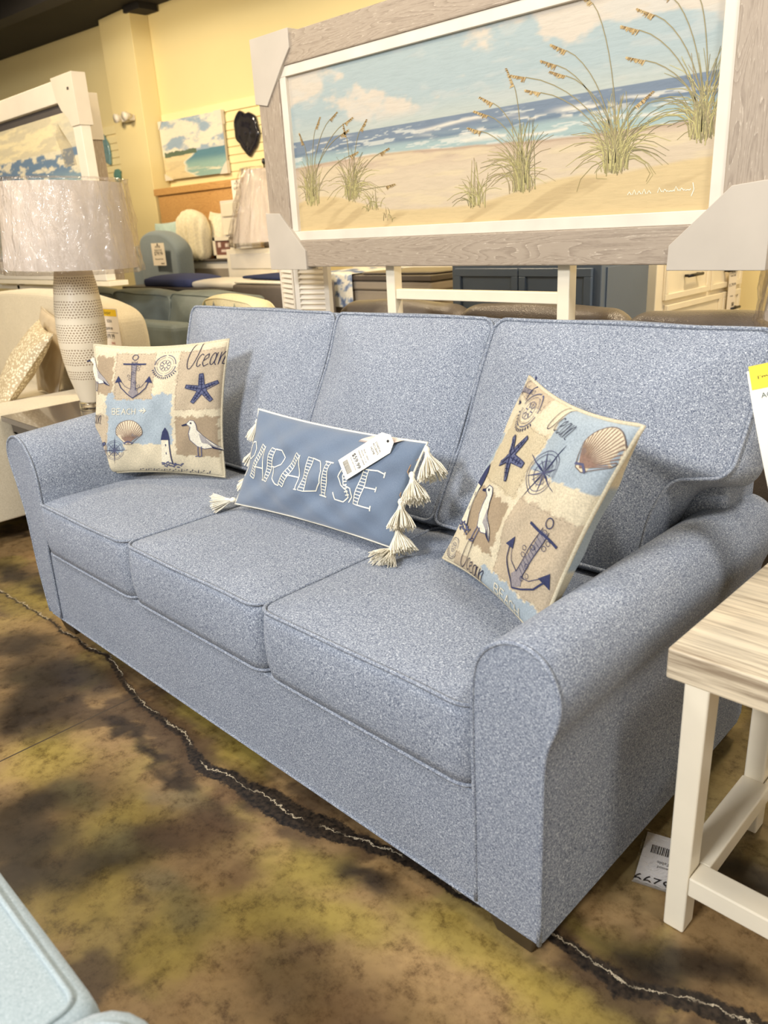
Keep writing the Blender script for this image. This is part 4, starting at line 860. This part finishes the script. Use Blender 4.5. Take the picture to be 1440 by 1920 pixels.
_nt.links.new(ramp(_nt, v.outputs[0], [(.3, lin((236, 226, 196))), (.5, lin((186, 168, 134)))]), _b.inputs['Base Color']); _b.inputs['Roughness'].default_value = .55
M_tau, *_ = (plain('champagne_satin', (190, 174, 146), .45, .05),)
def simple_pillow(name, label, corners, T, mat, ear=.04, seed=0, pipe=True, group=None, back=.8):
    pl = Pillow(*corners, T, ear, seed, back=back); root = thing(name, label, 'pillow', tuple((pl.c[0]+pl.c[1])/2), group)
    mb = MB(); mb.grid(lambda u, v: pl.front(u, v), 40, 40); mb.grid(lambda u, v: pl.backp(1-u, v), 30, 30); mb.build('cover', mat, root)
    if pipe: mb = MB(); mb.tube(pl.edge(), .004, 6, True); mb.build('piping', mat, root)
    return root
simple_pillow('throw_pillow', 'shimmery speckled throw pillow in front on the cream sofa', ((-1.62, .55, .54), (-1.20, .42, .56), (-1.02, .66, .90), (-1.50, .80, .93)), .065, M_spk, .04, 31, group='cream sofa pillows')
simple_pillow('throw_pillow', 'plain champagne throw pillow behind the speckled one on the cream sofa', ((-1.70, .80, .54), (-1.28, .72, .54), (-1.26, .86, .93), (-1.68, .90, .98)), .05, M_tau, .05, 33, group='cream sofa pillows')
# sleeper card over the arm/back of the cream sofa
paper('sale_card', 'white price card with yellow Sleeper strip leaning at the right end of the cream sofa', 'card', (-1.065, .90, .80), (1, .02, 0), (0, .03, 1), .215, .195,
      [('r', .03, .205, .158, .190, (240, 200, 40)), ('t', 'Sleeper', .115, .166, .026), ('t', 'SOFA', .13, .128, .02), ('t', '$899.99', .12, .092, .02), ('t', '$699.99', .11, .052, .032), ('r', .05, .2, .08, .082, (90, 80, 80)), ('t', 'SAVE', .14, .025, .016, (190, 60, 50))], col=(238, 226, 206))

# ------------------------------------------------------------------ left painting and the frame behind
lpnt = thing('framed_painting', 'white framed ocean painting with a cardboard corner at the upper left, behind the lamp', 'painting', (-2.7, 1.38, 1.08))
y0 = 1.35
mb = MB(); mb.box(-3.6, -1.78, y0, y0+.06, 2.035, 2.148); mb.box(-3.6, -1.78, y0, y0+.06, 1.075, 1.19); mb.box(-1.872, -1.78, y0, y0+.06, 1.19, 2.035); mb.box(-3.6, -3.5, y0, y0+.06, 1.19, 2.035); mb.build('frame', M_white2, lpnt, .004)
mb = MB(); mb.box(-3.5, -1.872, y0+.03, y0+.055, 1.19, 2.035); mb.build('inset', M_darkgap, lpnt)
def small_canvas(x0, x1, z0, z1, y, parent, kind, name='canvas'):
    nx, nz = 150, 110; xs = np.linspace(0, 1, nx); zs = np.linspace(0, 1, nz); U, V = np.meshgrid(xs, zs); w = x1-x0
    if kind == 'waves':
        img = blend(np.zeros(U.shape+(3,))+L3((206, 196, 166)), L3((236, 222, 178)), sstep(.45, .6, fbm(U*w*5, V*26, 4))*.8); img = blend(img, L3((188, 186, 172)), sstep(.8, .97, U)*.6)
        sea = blend(np.zeros(U.shape+(3,))+L3((104, 128, 152)), L3((226, 216, 186)), sstep(.5, .62, fbm(U*w*9, V*26+3, 5))*.9); sea = blend(sea, L3((160, 182, 174)), sstep(.66, .5, V)*.7)
        img = np.where((V > .765+.004*np.sin(U*3))[..., None], img, sea)
    else:
        img = blend(np.zeros(U.shape+(3,))+L3((150, 170, 188)), L3((226, 220, 200)), sstep(.42, .58, fbm(U*4+5, V*5, 5)+.12*(1-V)))
        coast = .41+.04*U; ub = .33+4.2*(V-.2)**2+.02*np.sin(V*40)
        low = blend(np.zeros(U.shape+(3,))+L3((226, 208, 164)), L3((206, 190, 150)), sstep(.5, .62, fbm(U*6, V*18, 4))*.6)
        sea = blend(np.zeros(U.shape+(3,))+L3((92, 134, 150)), L3((150, 184, 176)), sstep(.36, .18, V)); sea = blend(sea, L3((228, 224, 200)), sstep(.52, .64, fbm(U*4, V*30, 4))*sstep(.2, .1, V)); sea = blend(sea, L3((232, 226, 204)), sstep(.06, .0, U-ub))
        low = np.where((U > ub)[..., None], sea, low); img = np.where((V < coast)[..., None], low, img)
        th = .03+.06*fbm(U*26+3, V*0, 3)*(1-U); img = blend(img, L3((96, 112, 92)), ((V > coast-.03) & (V < coast+th) & (U < .56) & (U > .03))*1.0)
    mb = MB(); mb.add([(x0+(x1-x0)*a, y, z0+(z1-z0)*b) for b in zs for a in xs], [(j*nx+i, j*nx+i+1, (j+1)*nx+i+1, (j+1)*nx+i) for j in range(nz-1) for i in range(nx-1)], 0, [tuple(c) for c in img.reshape(-1, 3)])
    mb.box(x0, x1, y+.001, y+.012, z0, z1, 0, lin((210, 200, 180)))
    return mb, name
mb, nm = small_canvas(-3.46, -1.892, 1.21, 1.985, y0+.012, lpnt, 'waves')
fl = Flat(-3.46, 1.21, y0+.012)
for i in range(12): xx = 1.36+.013*i; stroke(mb, fl, [(xx+.03, .50), (xx+.005, .60), (xx-.03-.004*i, .73-.01*abs(i-6))], .005, lin((168, 152, 116)), off=.001, step=.05, taper=True)
mb.build('canvas', M_canvas, lpnt)
mb = MB(); P = [(-2.03, 2.16), (-2.005, 2.05), (-1.96, 1.99), (-1.895, 1.945), (-1.868, 1.90), (-1.773, 1.90), (-1.773, 2.16)]
mb.hexa([(x, y0-.008, z) for x, z in P], [(x, y0+.075, z) for x, z in P]); mb.build('corner_protector', M_cardw, lpnt, .002)
mb = MB(); mb.box(-1.848, -1.826, y0-.0095, y0-.0085, 2.078, 2.092); mb.build('sticker', M_dwood, lpnt)
f2 = thing('picture_frame', 'pale wood picture frame standing right behind the white framed ocean painting', 'painting', (-2.8, 1.66, 1.06))
mb = MB(); mb.box(-3.9, -2.155, 1.60, 1.665, 1.05, 1.14); mb.box(-3.9, -2.155, 1.60, 1.665, 2.02, 2.11); mb.box(-2.24, -2.155, 1.60, 1.665, 1.14, 2.02); mb.box(-3.9, -3.8, 1.60, 1.665, 1.14, 2.02); mb.build('frame', M_frame_v, f2, .003)
mb = MB(); mb.box(-3.8, -2.24, 1.63, 1.65, 1.14, 2.02); mb.build('backing', M_darkgap, f2)
mb = MB(); mb.hexa([(-2.35, 1.59, 2.125), (-2.145, 1.59, 2.125), (-2.145, 1.59, 1.87), (-2.25, 1.59, 1.89)], [(-2.35, 1.672, 2.125), (-2.145, 1.672, 2.125), (-2.145, 1.672, 1.87), (-2.25, 1.672, 1.89)]); mb.build('corner_protector', M_cardw, f2, .002)
sd2 = thing('display_stand', 'cream painted stand under the white framed ocean painting, behind the lamp shade', 'stand', (-2.8, 1.45, 0))
for x in (-3.3, -2.42): mb = MB(); mb.box(x, x+.045, 1.42, 1.46, 0, 1.3); mb.build('post', M_white, sd2, .003)
mb = MB(); mb.box(-3.8, -2.42, 1.42, 1.45, 1.0, 1.03); mb.build('crossbar', M_white, sd2, .002)
mb = MB(); mb.box(-3.5, -1.75, 1.35, 1.47, 1.045, 1.073); mb.build('ledge', M_white, sd2, .002)

# ------------------------------------------------------------------ things on the back wall and pillar
def wall_box_thing(): pass
cv = thing('canvas_painting', 'square beach canvas with plastic corner guards on the slat wall', 'painting', wallp(-.25, -.03, 1.75))
mb, nm = small_canvas(0, 1, 0, 1, 0, None, 'beach'); s0, s1, z0, z1 = -.66, .19, 1.765, 2.225
s0 = -.645; s1 = .185
mb.v = [wallp(s0+(s1-s0)*v[0], -.055+v[1]*1.6, z0+(z1-z0)*v[2]) for v in mb.v]; mb.build('canvas', M_canvas, cv)
mb = MB()
for (a, b, c, d) in ((s0, s0+.10, z0, z0+.05), (s1-.09, s1, z0, z0+.09), (s1-.09, s1, z1-.1, z1), (s0, s0+.05, z1-.06, z1)):
    sx_ = 1 if a == s0 else -1; xx = s0 if a == s0 else s1; zz = z0 if c == z0 else z1; sz_ = 1 if c == z0 else -1; w_2 = abs(b-a); h_2 = abs(d-c)
    P = [(xx-.006*sx_, zz-.006*sz_), (xx+w_2*sx_, zz-.006*sz_), (xx+w_2*.5*sx_, zz+h_2*.5*sz_), (xx-.006*sx_, zz+h_2*sz_)]
    mb = MB(); mb.hexa([wallp(p[0], -.062, p[1]) for p in P], [wallp(p[0], -.03, p[1]) for p in P]); mb.build('corner_guard', M_white2, cv)
def agate(name, label, s, z, rs_, rz, c1, c2, seed, ang=0):
    m, nt, b = nmat('agate_'+c1[0]); v = noise(nt, 9, 4, .6, dist=1.5); nt.links.new(ramp(nt, v, [(.3, lin(c1[1])), (.5, lin(c2)), (.62, lin(c1[1])), (.75, lin(c1[2]))]), b.inputs['Base Color']); b.inputs['Roughness'].default_value = .12; b.inputs['Coat Weight'].default_value = .6
    rr = np.random.RandomState(seed); ph = rr.rand(4)*6; mb = MB(); n = 48; vs = []; fs = []; L = [(.0, -.045), (.35, -.05), (.7, -.038), (.92, -.05), (1.0, -.035), (.97, -.022), (.5, -.021), (0, -.021)]
    for (q, d) in L:
        for j in range(n):
            a = 2*PI*j/n; k = 1+.09*math.sin(2*a+ph[0])+.07*math.sin(3*a+ph[1])+.05*math.sin(5*a+ph[2])+.03*math.sin(9*a+ph[3]); vs.append(wallp(s+q*rs_*k*math.cos(a)+q*rz*math.sin(a)*ang, d, z+q*rz*k*math.sin(a)))
    for i in range(len(L)-1): fs += [(i*n+j, i*n+(j+1) % n, (i+1)*n+(j+1) % n, (i+1)*n+j) for j in range(n)]
    mb.add(vs, fs, 0, None, True); o = mb.build(name, m); lo = Vector(wallp(s, -.03, z)); o.data.transform(Matrix.Translation(-lo)); o.location = lo; return tag(o, label, 'wall decor')
agate('agate_wall_plaque', 'glossy black agate slice hung on the slat wall beside the big frame', .445, 2.04, .135, .165, ('black', (20, 20, 26), (90, 86, 84)), (44, 42, 48), 2)
agate('agate_wall_plaque', 'teal agate slice hung on the slat wall left of the pillar', -1.555, 2.10, .085, .145, ('teal', (92, 132, 138), (176, 192, 186)), (120, 152, 154), 5, -.25)
agate('agate_wall_plaque', 'smaller teal agate slice low on the slat wall, just above the lamp shade', -1.40, 1.86, .05, .055, ('teal_dark', (70, 124, 120), (150, 186, 176)), (100, 148, 140), 8)
em = thing('emergency_light', 'small white two-lamp emergency light fixed on the yellow pillar', 'light fixture', (-4.17, 3.0, 2.28))
mb = MB(); mb.box(-4.22, -4.08, 2.955, 3.018, 2.255, 2.305); mb.build('housing', M_white2, em, .01, 3)
for x in (-4.23, -4.08):
    mb = MB(); c = Vector((x, 2.95, 2.29)); d = Vector((0, -1, -.15)).normalized()
    mb.tube([c-d*.03, c, c+d*.02, c+d*.045], [.015, .026, .034, .036], 16); mb.build('lamp_head', M_white2, em)
hb = MB(); hb.box(-3.9, -2.55, 3.02, 3.08, .3, 1.66); hb.box(-3.93, -2.53, 3.0, 3.08, 1.635, 1.69)
o = hb.build('headboard', M_owood, None, .004); tag(o, 'honey wood panel headboard under the square beach canvas by the pillar', 'headboard')

# ------------------------------------------------------------------ background furniture
def rbox(name, mat, parent, x0, x1, y0_, y1_, z0_, z1_, r=.03, seg=4): mb = MB(); mb.box(x0, x1, y0_, y1_, z0_, z1_); return mb.build(name, mat, parent, r, seg)
# slate leather sofa
gs = thing('sofa', 'slate grey leather sofa with plump back cushions behind the dotted lamp', 'sofa', (-2.4, 1.9, 0))
rbox('base', M_lgray, gs, -3.6, -1.35, 1.52, 2.0, .05, .5)
rbox('armrest', M_lgray, gs, -1.86, -1.33, 1.47, 1.62, .1, .83, .04)
def lean(y, z, t=.3): return lambda a, b, c: (a, y+b*t-c, z+b*.96)
for (x0, x1, sd_) in ((-1.78, -1.06, 1), (-2.52, -1.80, 2), (-3.3, -2.54, 3)):
    mb = MB(); puff(mb, round_poly([(x0, .0), (x1, .0), (x1+.02, .34), (x0-.02, .36)], .06), .17, lean(1.86, .62, .2), crown=.05, crown_b=.03, bulge=.03, pipe=.005, wob=.012, seed=sd_); mb.build('back_cushion', M_lgray, gs)
# sailboat chair
def sail_mat():
    return M_print
sc_ = thing('armchair', 'cream armchair back printed with green sailboats behind the left end of the sofa', 'armchair', (-.8, 1.5, 0))
mb = MB(); fr_ = lean(1.50, .545, .08); CRm = lin((232, 220, 180)); mb.col = CRm
puff(mb, round_poly([(-.90, 0), (-.47, 0), (-.42, .38), (-.48, .445), (-.75, .47), (-.90, .455)], .06), .12, fr_, crown=.025, bulge=.02, pipe=.004, wob=.003)
for i, (x, z, s_) in enumerate(((-.83, .42, .04), (-.75, .415, .045), (-.66, .39, .055), (-.57, .40, .055), (-.49, .38, .045), (-.71, .31, .07), (-.60, .30, .07), (-.82, .33, .06), (-.51, .29, .06), (-.78, .24, .06))):
    c = [lin((96, 124, 120)), lin((80, 104, 130)), lin((140, 130, 90))][i % 3]
    for P in ([(x-.45*s_, z), (x-.04*s_, z), (x-.04*s_, z+1.0*s_)], [(x+.04*s_, z), (x+.4*s_, z), (x+.04*s_, z+.8*s_)], [(x-.5*s_, z-.06*s_), (x-.35*s_, z-.22*s_), (x+.35*s_, z-.22*s_), (x+.5*s_, z-.06*s_)]):
        mb.add([fr_(p[0], p[1], .151) for p in P], [tuple(range(len(P)))], 0, c)
mb.build('backrest', M_print, sc_); rbox('seat', M_beige, sc_, -.9, -.48, 1.42, 1.98, .0, .56)
# dusty blue wing chair
wc = thing('armchair', 'dusty blue high-backed chair with a white price tag near the pillar', 'armchair', (-3.1, 2.6, 0))
mb = MB(); puff(mb, round_poly([(-3.36, 0), (-2.84, 0), (-2.80, .8), (-2.88, .87), (-3.0, .92), (-3.22, .93), (-3.34, .88)], .07), .14, lambda a, b, c: (a, 2.60-c, .4+b), crown=.02, bulge=.02, pipe=0); mb.build('backrest', M_slip, wc)
rbox('side_wing', M_slip, wc, -3.62, -3.34, 2.50, 2.76, .3, 1.24, .06); rbox('seat', M_slip, wc, -3.4, -2.8, 2.48, 2.76, .1, .5)
def price(name, label, x, y, z, w, h, lines, dx=0):
    mb_items = [('c', w*.5, h*.93, w*.05, (60, 56, 52))]
    for k, (t, zz, s_) in enumerate(lines): mb_items.append(('t', t, w*.5, h*zz, s_*w))
    mb_items.append(('bar', w*.6, w*.85, h*.06, h*.12))
    return paper(name, label, 'tag', (x, y, z), (1, 0, 0), (0, 0, 1), w, h, mb_items, col=(244, 232, 212))
price('price_tag', 'white price tag hanging on the dusty blue high-backed chair', -3.075, 2.41, 1.09, .19, .165, [('HOME', .78, .14), ('FURNITURE', .64, .11), ('$799.99', .46, .2), ('blue accent chair', .26, .09)])
# brown low table with navy pad
t1 = thing('coffee_table', 'dark topped low table carrying a navy pad and a white pad behind the slate sofa', 'table', (-2.3, 2.3, 0))
rbox('table_top', M_dwood, t1, -3.05, -1.50, 2.10, 2.46, .945, .962, .004, 2); rbox('body', M_taupe, t1, -3.0, -1.54, 2.13, 2.44, .0, .945, .01)
mb = MB(); puff(mb, round_poly([(-2.78, 2.13), (-2.16, 2.13), (-2.16, 2.42), (-2.72, 2.42)], .05), .05, lambda a, b, c: (a, b, .963+c), crown=.03, pipe=0, crown_b=0); tag(mb.build('folded_blanket', M_navy), 'navy folded blanket on the left of the dark low table', 'blanket')
mb = MB(); puff(mb, round_poly([(-2.15, 2.14), (-1.62, 2.14), (-1.62, 2.40), (-2.15, 2.40)], .05), .035, lambda a, b, c: (a, b, .963+c), crown=.02, pipe=0, crown_b=0); tag(mb.build('seat_pad', M_white2), 'thin white pad beside the navy blanket on the dark low table', 'pad')
# box table with photo frame
t2 = thing('cabinet', 'dark topped white cabinet with a small framed photo on top, under the knit throw', 'cabinet', (-2.7, 2.9, 0))
rbox('cabinet_top', M_dwood, t2, -3.2, -2.26, 2.78, 3.0, 1.095, 1.11, .003, 2); rbox('body', M_white2, t2, -3.16, -2.30, 2.80, 2.98, 0, 1.095, .006); rbox('drawer_front', M_taupe, t2, -3.1, -2.34, 2.79, 2.80, .9, 1.04, .002)
pf = thing('photo_frame', 'small white frame with a brown photo on the dark topped cabinet', 'photo', (-2.75, 2.84, 1.11))
mb = MB(); x0, x1, z0, z1 = -2.87, -2.61, 1.112, 1.27
for b_ in ((x0, x1, z0, z0+.025), (x0, x1, z1-.025, z1), (x0, x0+.03, z0, z1), (x1-.03, x1, z0, z1)): mb.box(b_[0], b_[1], 2.84, 2.86, b_[2], b_[3])
mb.build('frame', M_white, pf); mb = MB(); mb.grid(lambda u, v: (x0+.03+.2*u, 2.848, z0+.025+.108*v), 20, 12, 0, lambda u, v: lin((226, 206, 190)) if (.1 < u < .35 and .5 < v < .9) or (.62 < u < .9 and .5 < v < .8) or (.3 < u < .8 and .2 < v < .4) else lin((124, 84, 70))); mb.build('photo', M_paper, pf)
# white boxed panels
rb = thing('storage_box', 'white panelled box with a small brass cross beside the wrapped cone lamp', 'box', (-2.6, 2.83, 1.27))
rbox('body', M_white2, rb, -2.80, -2.44, 2.90, 2.99, 1.112, 1.535, .006); rbox('panel', M_white, rb, -2.77, -2.47, 2.885, 2.90, 1.42, 1.515, .003); rbox('panel', M_white, rb, -2.77, -2.47, 2.885, 2.90, 1.285, 1.405, .003)
mb = MB(); mb.box(-2.60, -2.52, 2.878, 2.886, 1.41, 1.416); mb.box(-2.562, -2.556, 2.878, 2.886, 1.37, 1.45); mb.build('brass_cross', plain('brass', (190, 150, 80), .3, metal=.8), rb)
# knit throw, pillows
mb = MB()
puff(mb, round_poly([(-3.24, 1.115), (-2.93, 1.115), (-2.90, 1.34), (-2.95, 1.44), (-3.1, 1.48), (-3.22, 1.44), (-3.27, 1.3)], .05), .10, lambda a, b, c: (a, 2.86-c-.014*math.sin(a*95)*(1 if c > .05 else 0), b), crown=.03, crown_b=.0, bulge=.02, pipe=0, wob=.004, seed=5, rings=14)
o = mb.build('knit_throw', M_cable); tag(o, 'cream fringed knit throw draped in front of the headboard', 'blanket')
simple_pillow('bed_pillow', 'cream ruffled pillow behind the knit throw', ((-3.02, 2.90, 1.12), (-2.80, 2.88, 1.12), (-2.78, 2.93, 1.45), (-3.02, 2.95, 1.47)), .045, M_cable, .03, 5, False, 'bed pillows')
simple_pillow('bed_pillow', 'pale aqua pillow left of the knit throw near the pillar', ((-3.92, 2.93, 1.12), (-3.42, 2.90, 1.12), (-3.40, 2.94, 1.43), (-3.90, 2.95, 1.41)), .04, M_aqp, .04, 6, False, 'bed pillows')
# nightstand + cone lamp
ns = thing('nightstand', 'white nightstand under the plastic-wrapped cone lamp', 'nightstand', (-1.8, 2.6, 0))
rbox('body', M_white, ns, -2.18, -1.62, 2.48, 2.82, 0, 1.19, .006); rbox('drawer', M_white2, ns, -2.13, -1.66, 2.472, 2.48, 1.06, 1.16, .003)
l2 = thing('table_lamp', 'cone shaded table lamp wrapped in clear plastic on the white nightstand', 'lamp', (-1.88, 2.66, 1.19)); c2 = (-1.88, 2.66, 1.19)
mb = MB(); mb.lathe([(0, 0), (.05, 0), (.06, .02), (.03, .06), (.02, .2), (.0, .2)], c2, 24); mb.build('base', M_white2, l2)
mb = MB(); mb.lathe([(.27, .04), (.13, .50), (.128, .50), (.267, .042)], c2, 48); mb.build('lamp_shade', M_shade, l2); wrap(c2, .27, .13, .03, .50, l2, 8, .02)
mb = MB(); mb.lathe([(.006, .2), (.006, .53), (.014, .54), (.012, .56), (0, .57)], c2, 12); mb.build('finial', M_black2, l2)
price('price_tag', 'white price tag hanging on the right of the honey wood headboard', -2.745, 2.992, 1.525, .14, .155, [('HOME', .78, .16), ('$349.99', .55, .2), ('lamp', .3, .1)])
# dark bench with quilt
bn = thing('ottoman', 'dark brown upholstered block under the folded navy and white quilts', 'ottoman', (-1.3, 2.4, 0))
rbox('body', M_lbrown, bn, -1.50, -.98, 2.02, 2.42, 0, 1.0, .02)
qn = MB(); qn.col = lin((238, 230, 210)); puff(qn, round_poly([(-1.5, 2.04), (-1.0, 2.04), (-1.0, 2.40), (-1.52, 2.40)], .04), .016, lambda a, b, c: (a, b, 1.002+c), crown=.005, pipe=0, crown_b=0); tag(qn.build('folded_quilt', M_print), 'folded white quilt on the dark brown block below the navy one', 'blanket')
qn = MB(); qn.col = lin((54, 62, 92)); puff(qn, round_poly([(-1.52, 2.12), (-.99, 2.06), (-.99, 2.40), (-1.5, 2.40)], .04), .016, lambda a, b, c: (a, b, 1.026+c), crown=.006, pipe=0, crown_b=0); qn.build('folded_quilt_top', M_print)
o = bpy.data.objects['folded_quilt_top']; o.name = 'folded_quilt.001'; tag(o, 'folded navy quilt with orange flecks, uppermost on the dark brown block', 'blanket')
# louvered shutter
sh_ = thing('folding_shutter', 'white louvered folding shutter below the lower left corner of the big painting', 'shutter', (0, 1.35, 0))
for (x0, x1, ya, yb) in ((-.215, -.035, 1.40, 1.33), (-.03, .135, 1.33, 1.38)):
    mb = MB(); F_ = lambda v, x0=x0, x1=x1, ya=ya, yb=yb: (v[0], ya+(yb-ya)*(v[0]-x0)/(x1-x0)+v[1], v[2])
    mb.box(x0, x0+.022, 0, .02, 0, 1.25, fn=F_); mb.box(x1-.022, x1, 0, .02, 0, 1.25, fn=F_); mb.box(x0, x1, 0, .02, 0, .06, fn=F_); mb.box(x0, x1, 0, .02, 1.19, 1.25, fn=F_)
    z = .07
    while z < 1.18:
        mb.hexa([F_((x0+.02, -.002, z)), F_((x1-.02, -.002, z)), F_((x1-.02, .004, z)), F_((x0+.02, .004, z))], [F_((x0+.02, .016, z+.02)), F_((x1-.02, .016, z+.02)), F_((x1-.02, .022, z+.02)), F_((x0+.02, .022, z+.02))]); z += .0215
    mb.build('louver_panel', M_white2, sh_)
# quilt stack
sk = thing('ottoman', 'taupe upholstered block partly covered by the blue print throw', 'ottoman', (-.7, 2.8, 0))
rbox('body', M_taupe, sk, -1.32, -.26, 2.50, 3.0, 0, .93, .012); rbox('cushion', M_taupe, sk, -1.31, -.27, 2.49, 2.99, .932, .985, .015); rbox('top_board', M_dwood, sk, -1.32, -.26, 2.48, 3.0, .988, 1.02, .006)
mb = MB(); rs = np.random.RandomState(4)
def qcol(u, v):
    t = fbm(np.array([u*9.]), np.array([v*11.]), 3)[0]; return lin((232, 226, 208)) if t < .55 else (lin((160, 172, 190)) if t < .63 else lin((112, 126, 156)))
def qf(u, v):
    x = -1.30+.42*u
    if v < .5: return (x, 2.468-.006*math.sin(u*9), .83+.2*v/.5)
    return (x, 2.468+.5*(v-.5)/.5, 1.03+.004*math.sin(u*12))
mb.grid(qf, 40, 44, 0, qcol); tag(mb.build('printed_throw', M_print), 'white throw with blue print draped over the taupe block', 'blanket')
mb = MB(); puff(mb, round_poly([(-.84, 2.50), (-.30, 2.55), (-.28, 2.9), (-.8, 2.9)], .05), .012, lambda a, b, c: (a, b, 1.022+c), crown=.008, pipe=0, crown_b=0); tag(mb.build('folded_blanket', M_dwood), 'dark grey folded blanket on the taupe block beside the printed throw', 'blanket')
wb_ = MB(); wb_.box(-1.5, -.1, 3.05, 3.35, 0, 1.06); tag(wb_.build('bench', M_white, None, .02), 'long white bench at the back behind the taupe block', 'bench')
# dark leather sofa backs
ls = thing('sofa', 'dark brown leather sofa seen just over the back of the blue sofa', 'sofa', (1.0, 1.6, 0))
rbox('body', M_lbrown, ls, -.05, 2.15, 1.52, 2.0, .05, .62)
for (x0, x1, zt_, s_) in ((.02, .70, .965, 1), (.72, 1.40, .97, 2), (1.42, 2.14, .965, 3)):
    mb = MB(); puff(mb, round_poly([(x0, 0), (x1, 0), (x1-.005, zt_-.64), (x1-.06, zt_-.6), (x0+.06, zt_-.60), (x0+.005, zt_-.64)], .06), .13, lambda a, b, c: (a, 1.62-c+.1*b, .62+b*.96), crown=.03, crown_b=.03, bulge=.03, pipe=0, wob=.007, seed=s_); mb.build('back_cushion', M_lbrown, ls)
# slate blue cabinet
bc = thing('cabinet', 'slate blue two-door cabinet below the middle of the big painting', 'cabinet', (.6, 2.3, 0))
rbox('body', M_bluec, bc, .205, 1.0, 2.11, 2.52, 0, 1.35, .004); rbox('plinth', M_bluec, bc, .19, 1.015, 2.095, 2.53, 0, .07, .004)
def shaker(par, mat, x0, x1, z0, z1, y, w=.05, name='door'):
    mb = MB(); B = mb.box
    B(x0, x1, y-.006, y, z0, z1); B(x0, x1, y-.018, y-.006, z1-w, z1); B(x0, x1, y-.018, y-.006, z0, z0+w); B(x0, x0+w, y-.018, y-.006, z0+w, z1-w); B(x1-w, x1, y-.018, y-.006, z0+w, z1-w)
    return mb.build(name, mat, par, .002, 1)
shaker(bc, M_bluec, .235, .597, .10, 1.085, 2.108, .035); shaker(bc, M_bluec, .602, .965, .10, 1.085, 2.108, .035)
mb = MB(); mb.box(1.0, 1.006, 2.15, 2.48, .1, 1.085); mb.build('side_panel', M_bluec, bc, .002)
# cream dresser, front faces right
dr = thing('dresser', 'cream dresser with black bar handles at the right behind the sofa', 'dresser', (.8, 3.1, 0))
DK = 1.7286/1.4286
def dy(y): return -.9048+(y+.9048)*DK
def dz(z): return 1.3057+(z-1.3057)*DK
rbox('body', M_white, dr, .58, .985, 2.63, 3.62, 0, 1.38, .004)
def drawer(y0_, y1_, z0_, z1_, hy0, hy1, hz):
    y0_, y1_, z0_, z1_, hy0, hy1, hz = dy(y0_), dy(y1_), dz(z0_), dz(z1_), dy(hy0), dy(hy1), dz(hz)
    mb = MB(); X = .986; w = .028
    mb.box(X, X+.010, y0_, y1_, z0_, z1_)
    for b in ((y0_, y1_, z0_, z0_+w), (y0_, y1_, z1_-w, z1_), (y0_, y0_+w, z0_+w, z1_-w), (y1_-w, y1_, z0_+w, z1_-w)): mb.box(X+.01, X+.019, *b)
    d = mb.build('drawer', M_white, dr, .002, 1)
    mb = MB(); mb.tube([(X+.014, hy0+.015, hz), (X+.036, hy0+.015, hz), ], .007, 6); mb.tube([(X+.014, hy1-.015, hz), (X+.036, hy1-.015, hz)], .007, 6); mb.tube([(X+.038, hy0, hz), (X+.038, hy1, hz)], .0075, 8); mb.build('handle', M_black2, d)
for a in ((2.07, 2.46, .965, 1.16, 2.22, 2.35, 1.045), (2.48, 2.80, .965, 1.16, 2.60, 2.72, 1.035), (2.09, 2.60, .66, .945, 2.26, 2.47, .866), (2.62, 2.80, .66, .945, 2.67, 2.76, .87), (2.09, 2.60, .40, .64, 2.26, 2.47, .53)): drawer(*a)
paper('price_tag', 'white $1,299.99 price tag hanging on the cream dresser', 'tag', (1.02, dy(2.625), dz(.868)), (0, 1, 0), (0, 0, 1), .10, .215, [('t', 'HOME', .05, .185, .018), ('t', 'FURNITURE', .05, .168, .013), ('t', '$1,299.99', .05, .12, .021), ('t', 'DRESSER', .05, .065, .010), ('bar', .06, .09, .015, .035)], col=(240, 230, 214))
# plastic wrapped lamp at the right edge
l3 = thing('table_lamp', 'lamp with a large cream plastic-wrapped shade at the right edge behind the sofa', 'lamp', (2.235, 1.38, .6)); c3 = (2.235, 1.38, .6)
mb = MB(); mb.lathe([(0, .0), (.09, 0), (.09, .02), (.05, .05), (.08, .15), (.09, .25), (.05, .36), (.02, .40), (.0, .42)], (2.235, 1.38, .6), 28); mb.build('base', M_white2, l3)
c3 = (2.235, 1.38, .6); mb = MB(); mb.lathe([(.30, .42), (.262, .86), (.26, .86), (.298, .422)], c3, 56); mb.build('lamp_shade', M_shade, l3); wrap(c3, .30, .262, .415, .862, l3, 12, .012, .012)
ct = thing('console_table', 'small dark console under the wrapped lamp behind the right end of the sofa', 'table', (2.45, 1.25, 0))
rbox('table_top', M_dwood, ct, 2.165, 2.62, 1.12, 1.60, .57, .598, .004, 2)
for (x, y) in ((2.18, 1.14), (2.56, 1.14), (2.18, 1.54), (2.56, 1.54)): rbox('leg', M_dwood, ct, x, x+.04, y, y+.04, 0, .57, .002, 1)
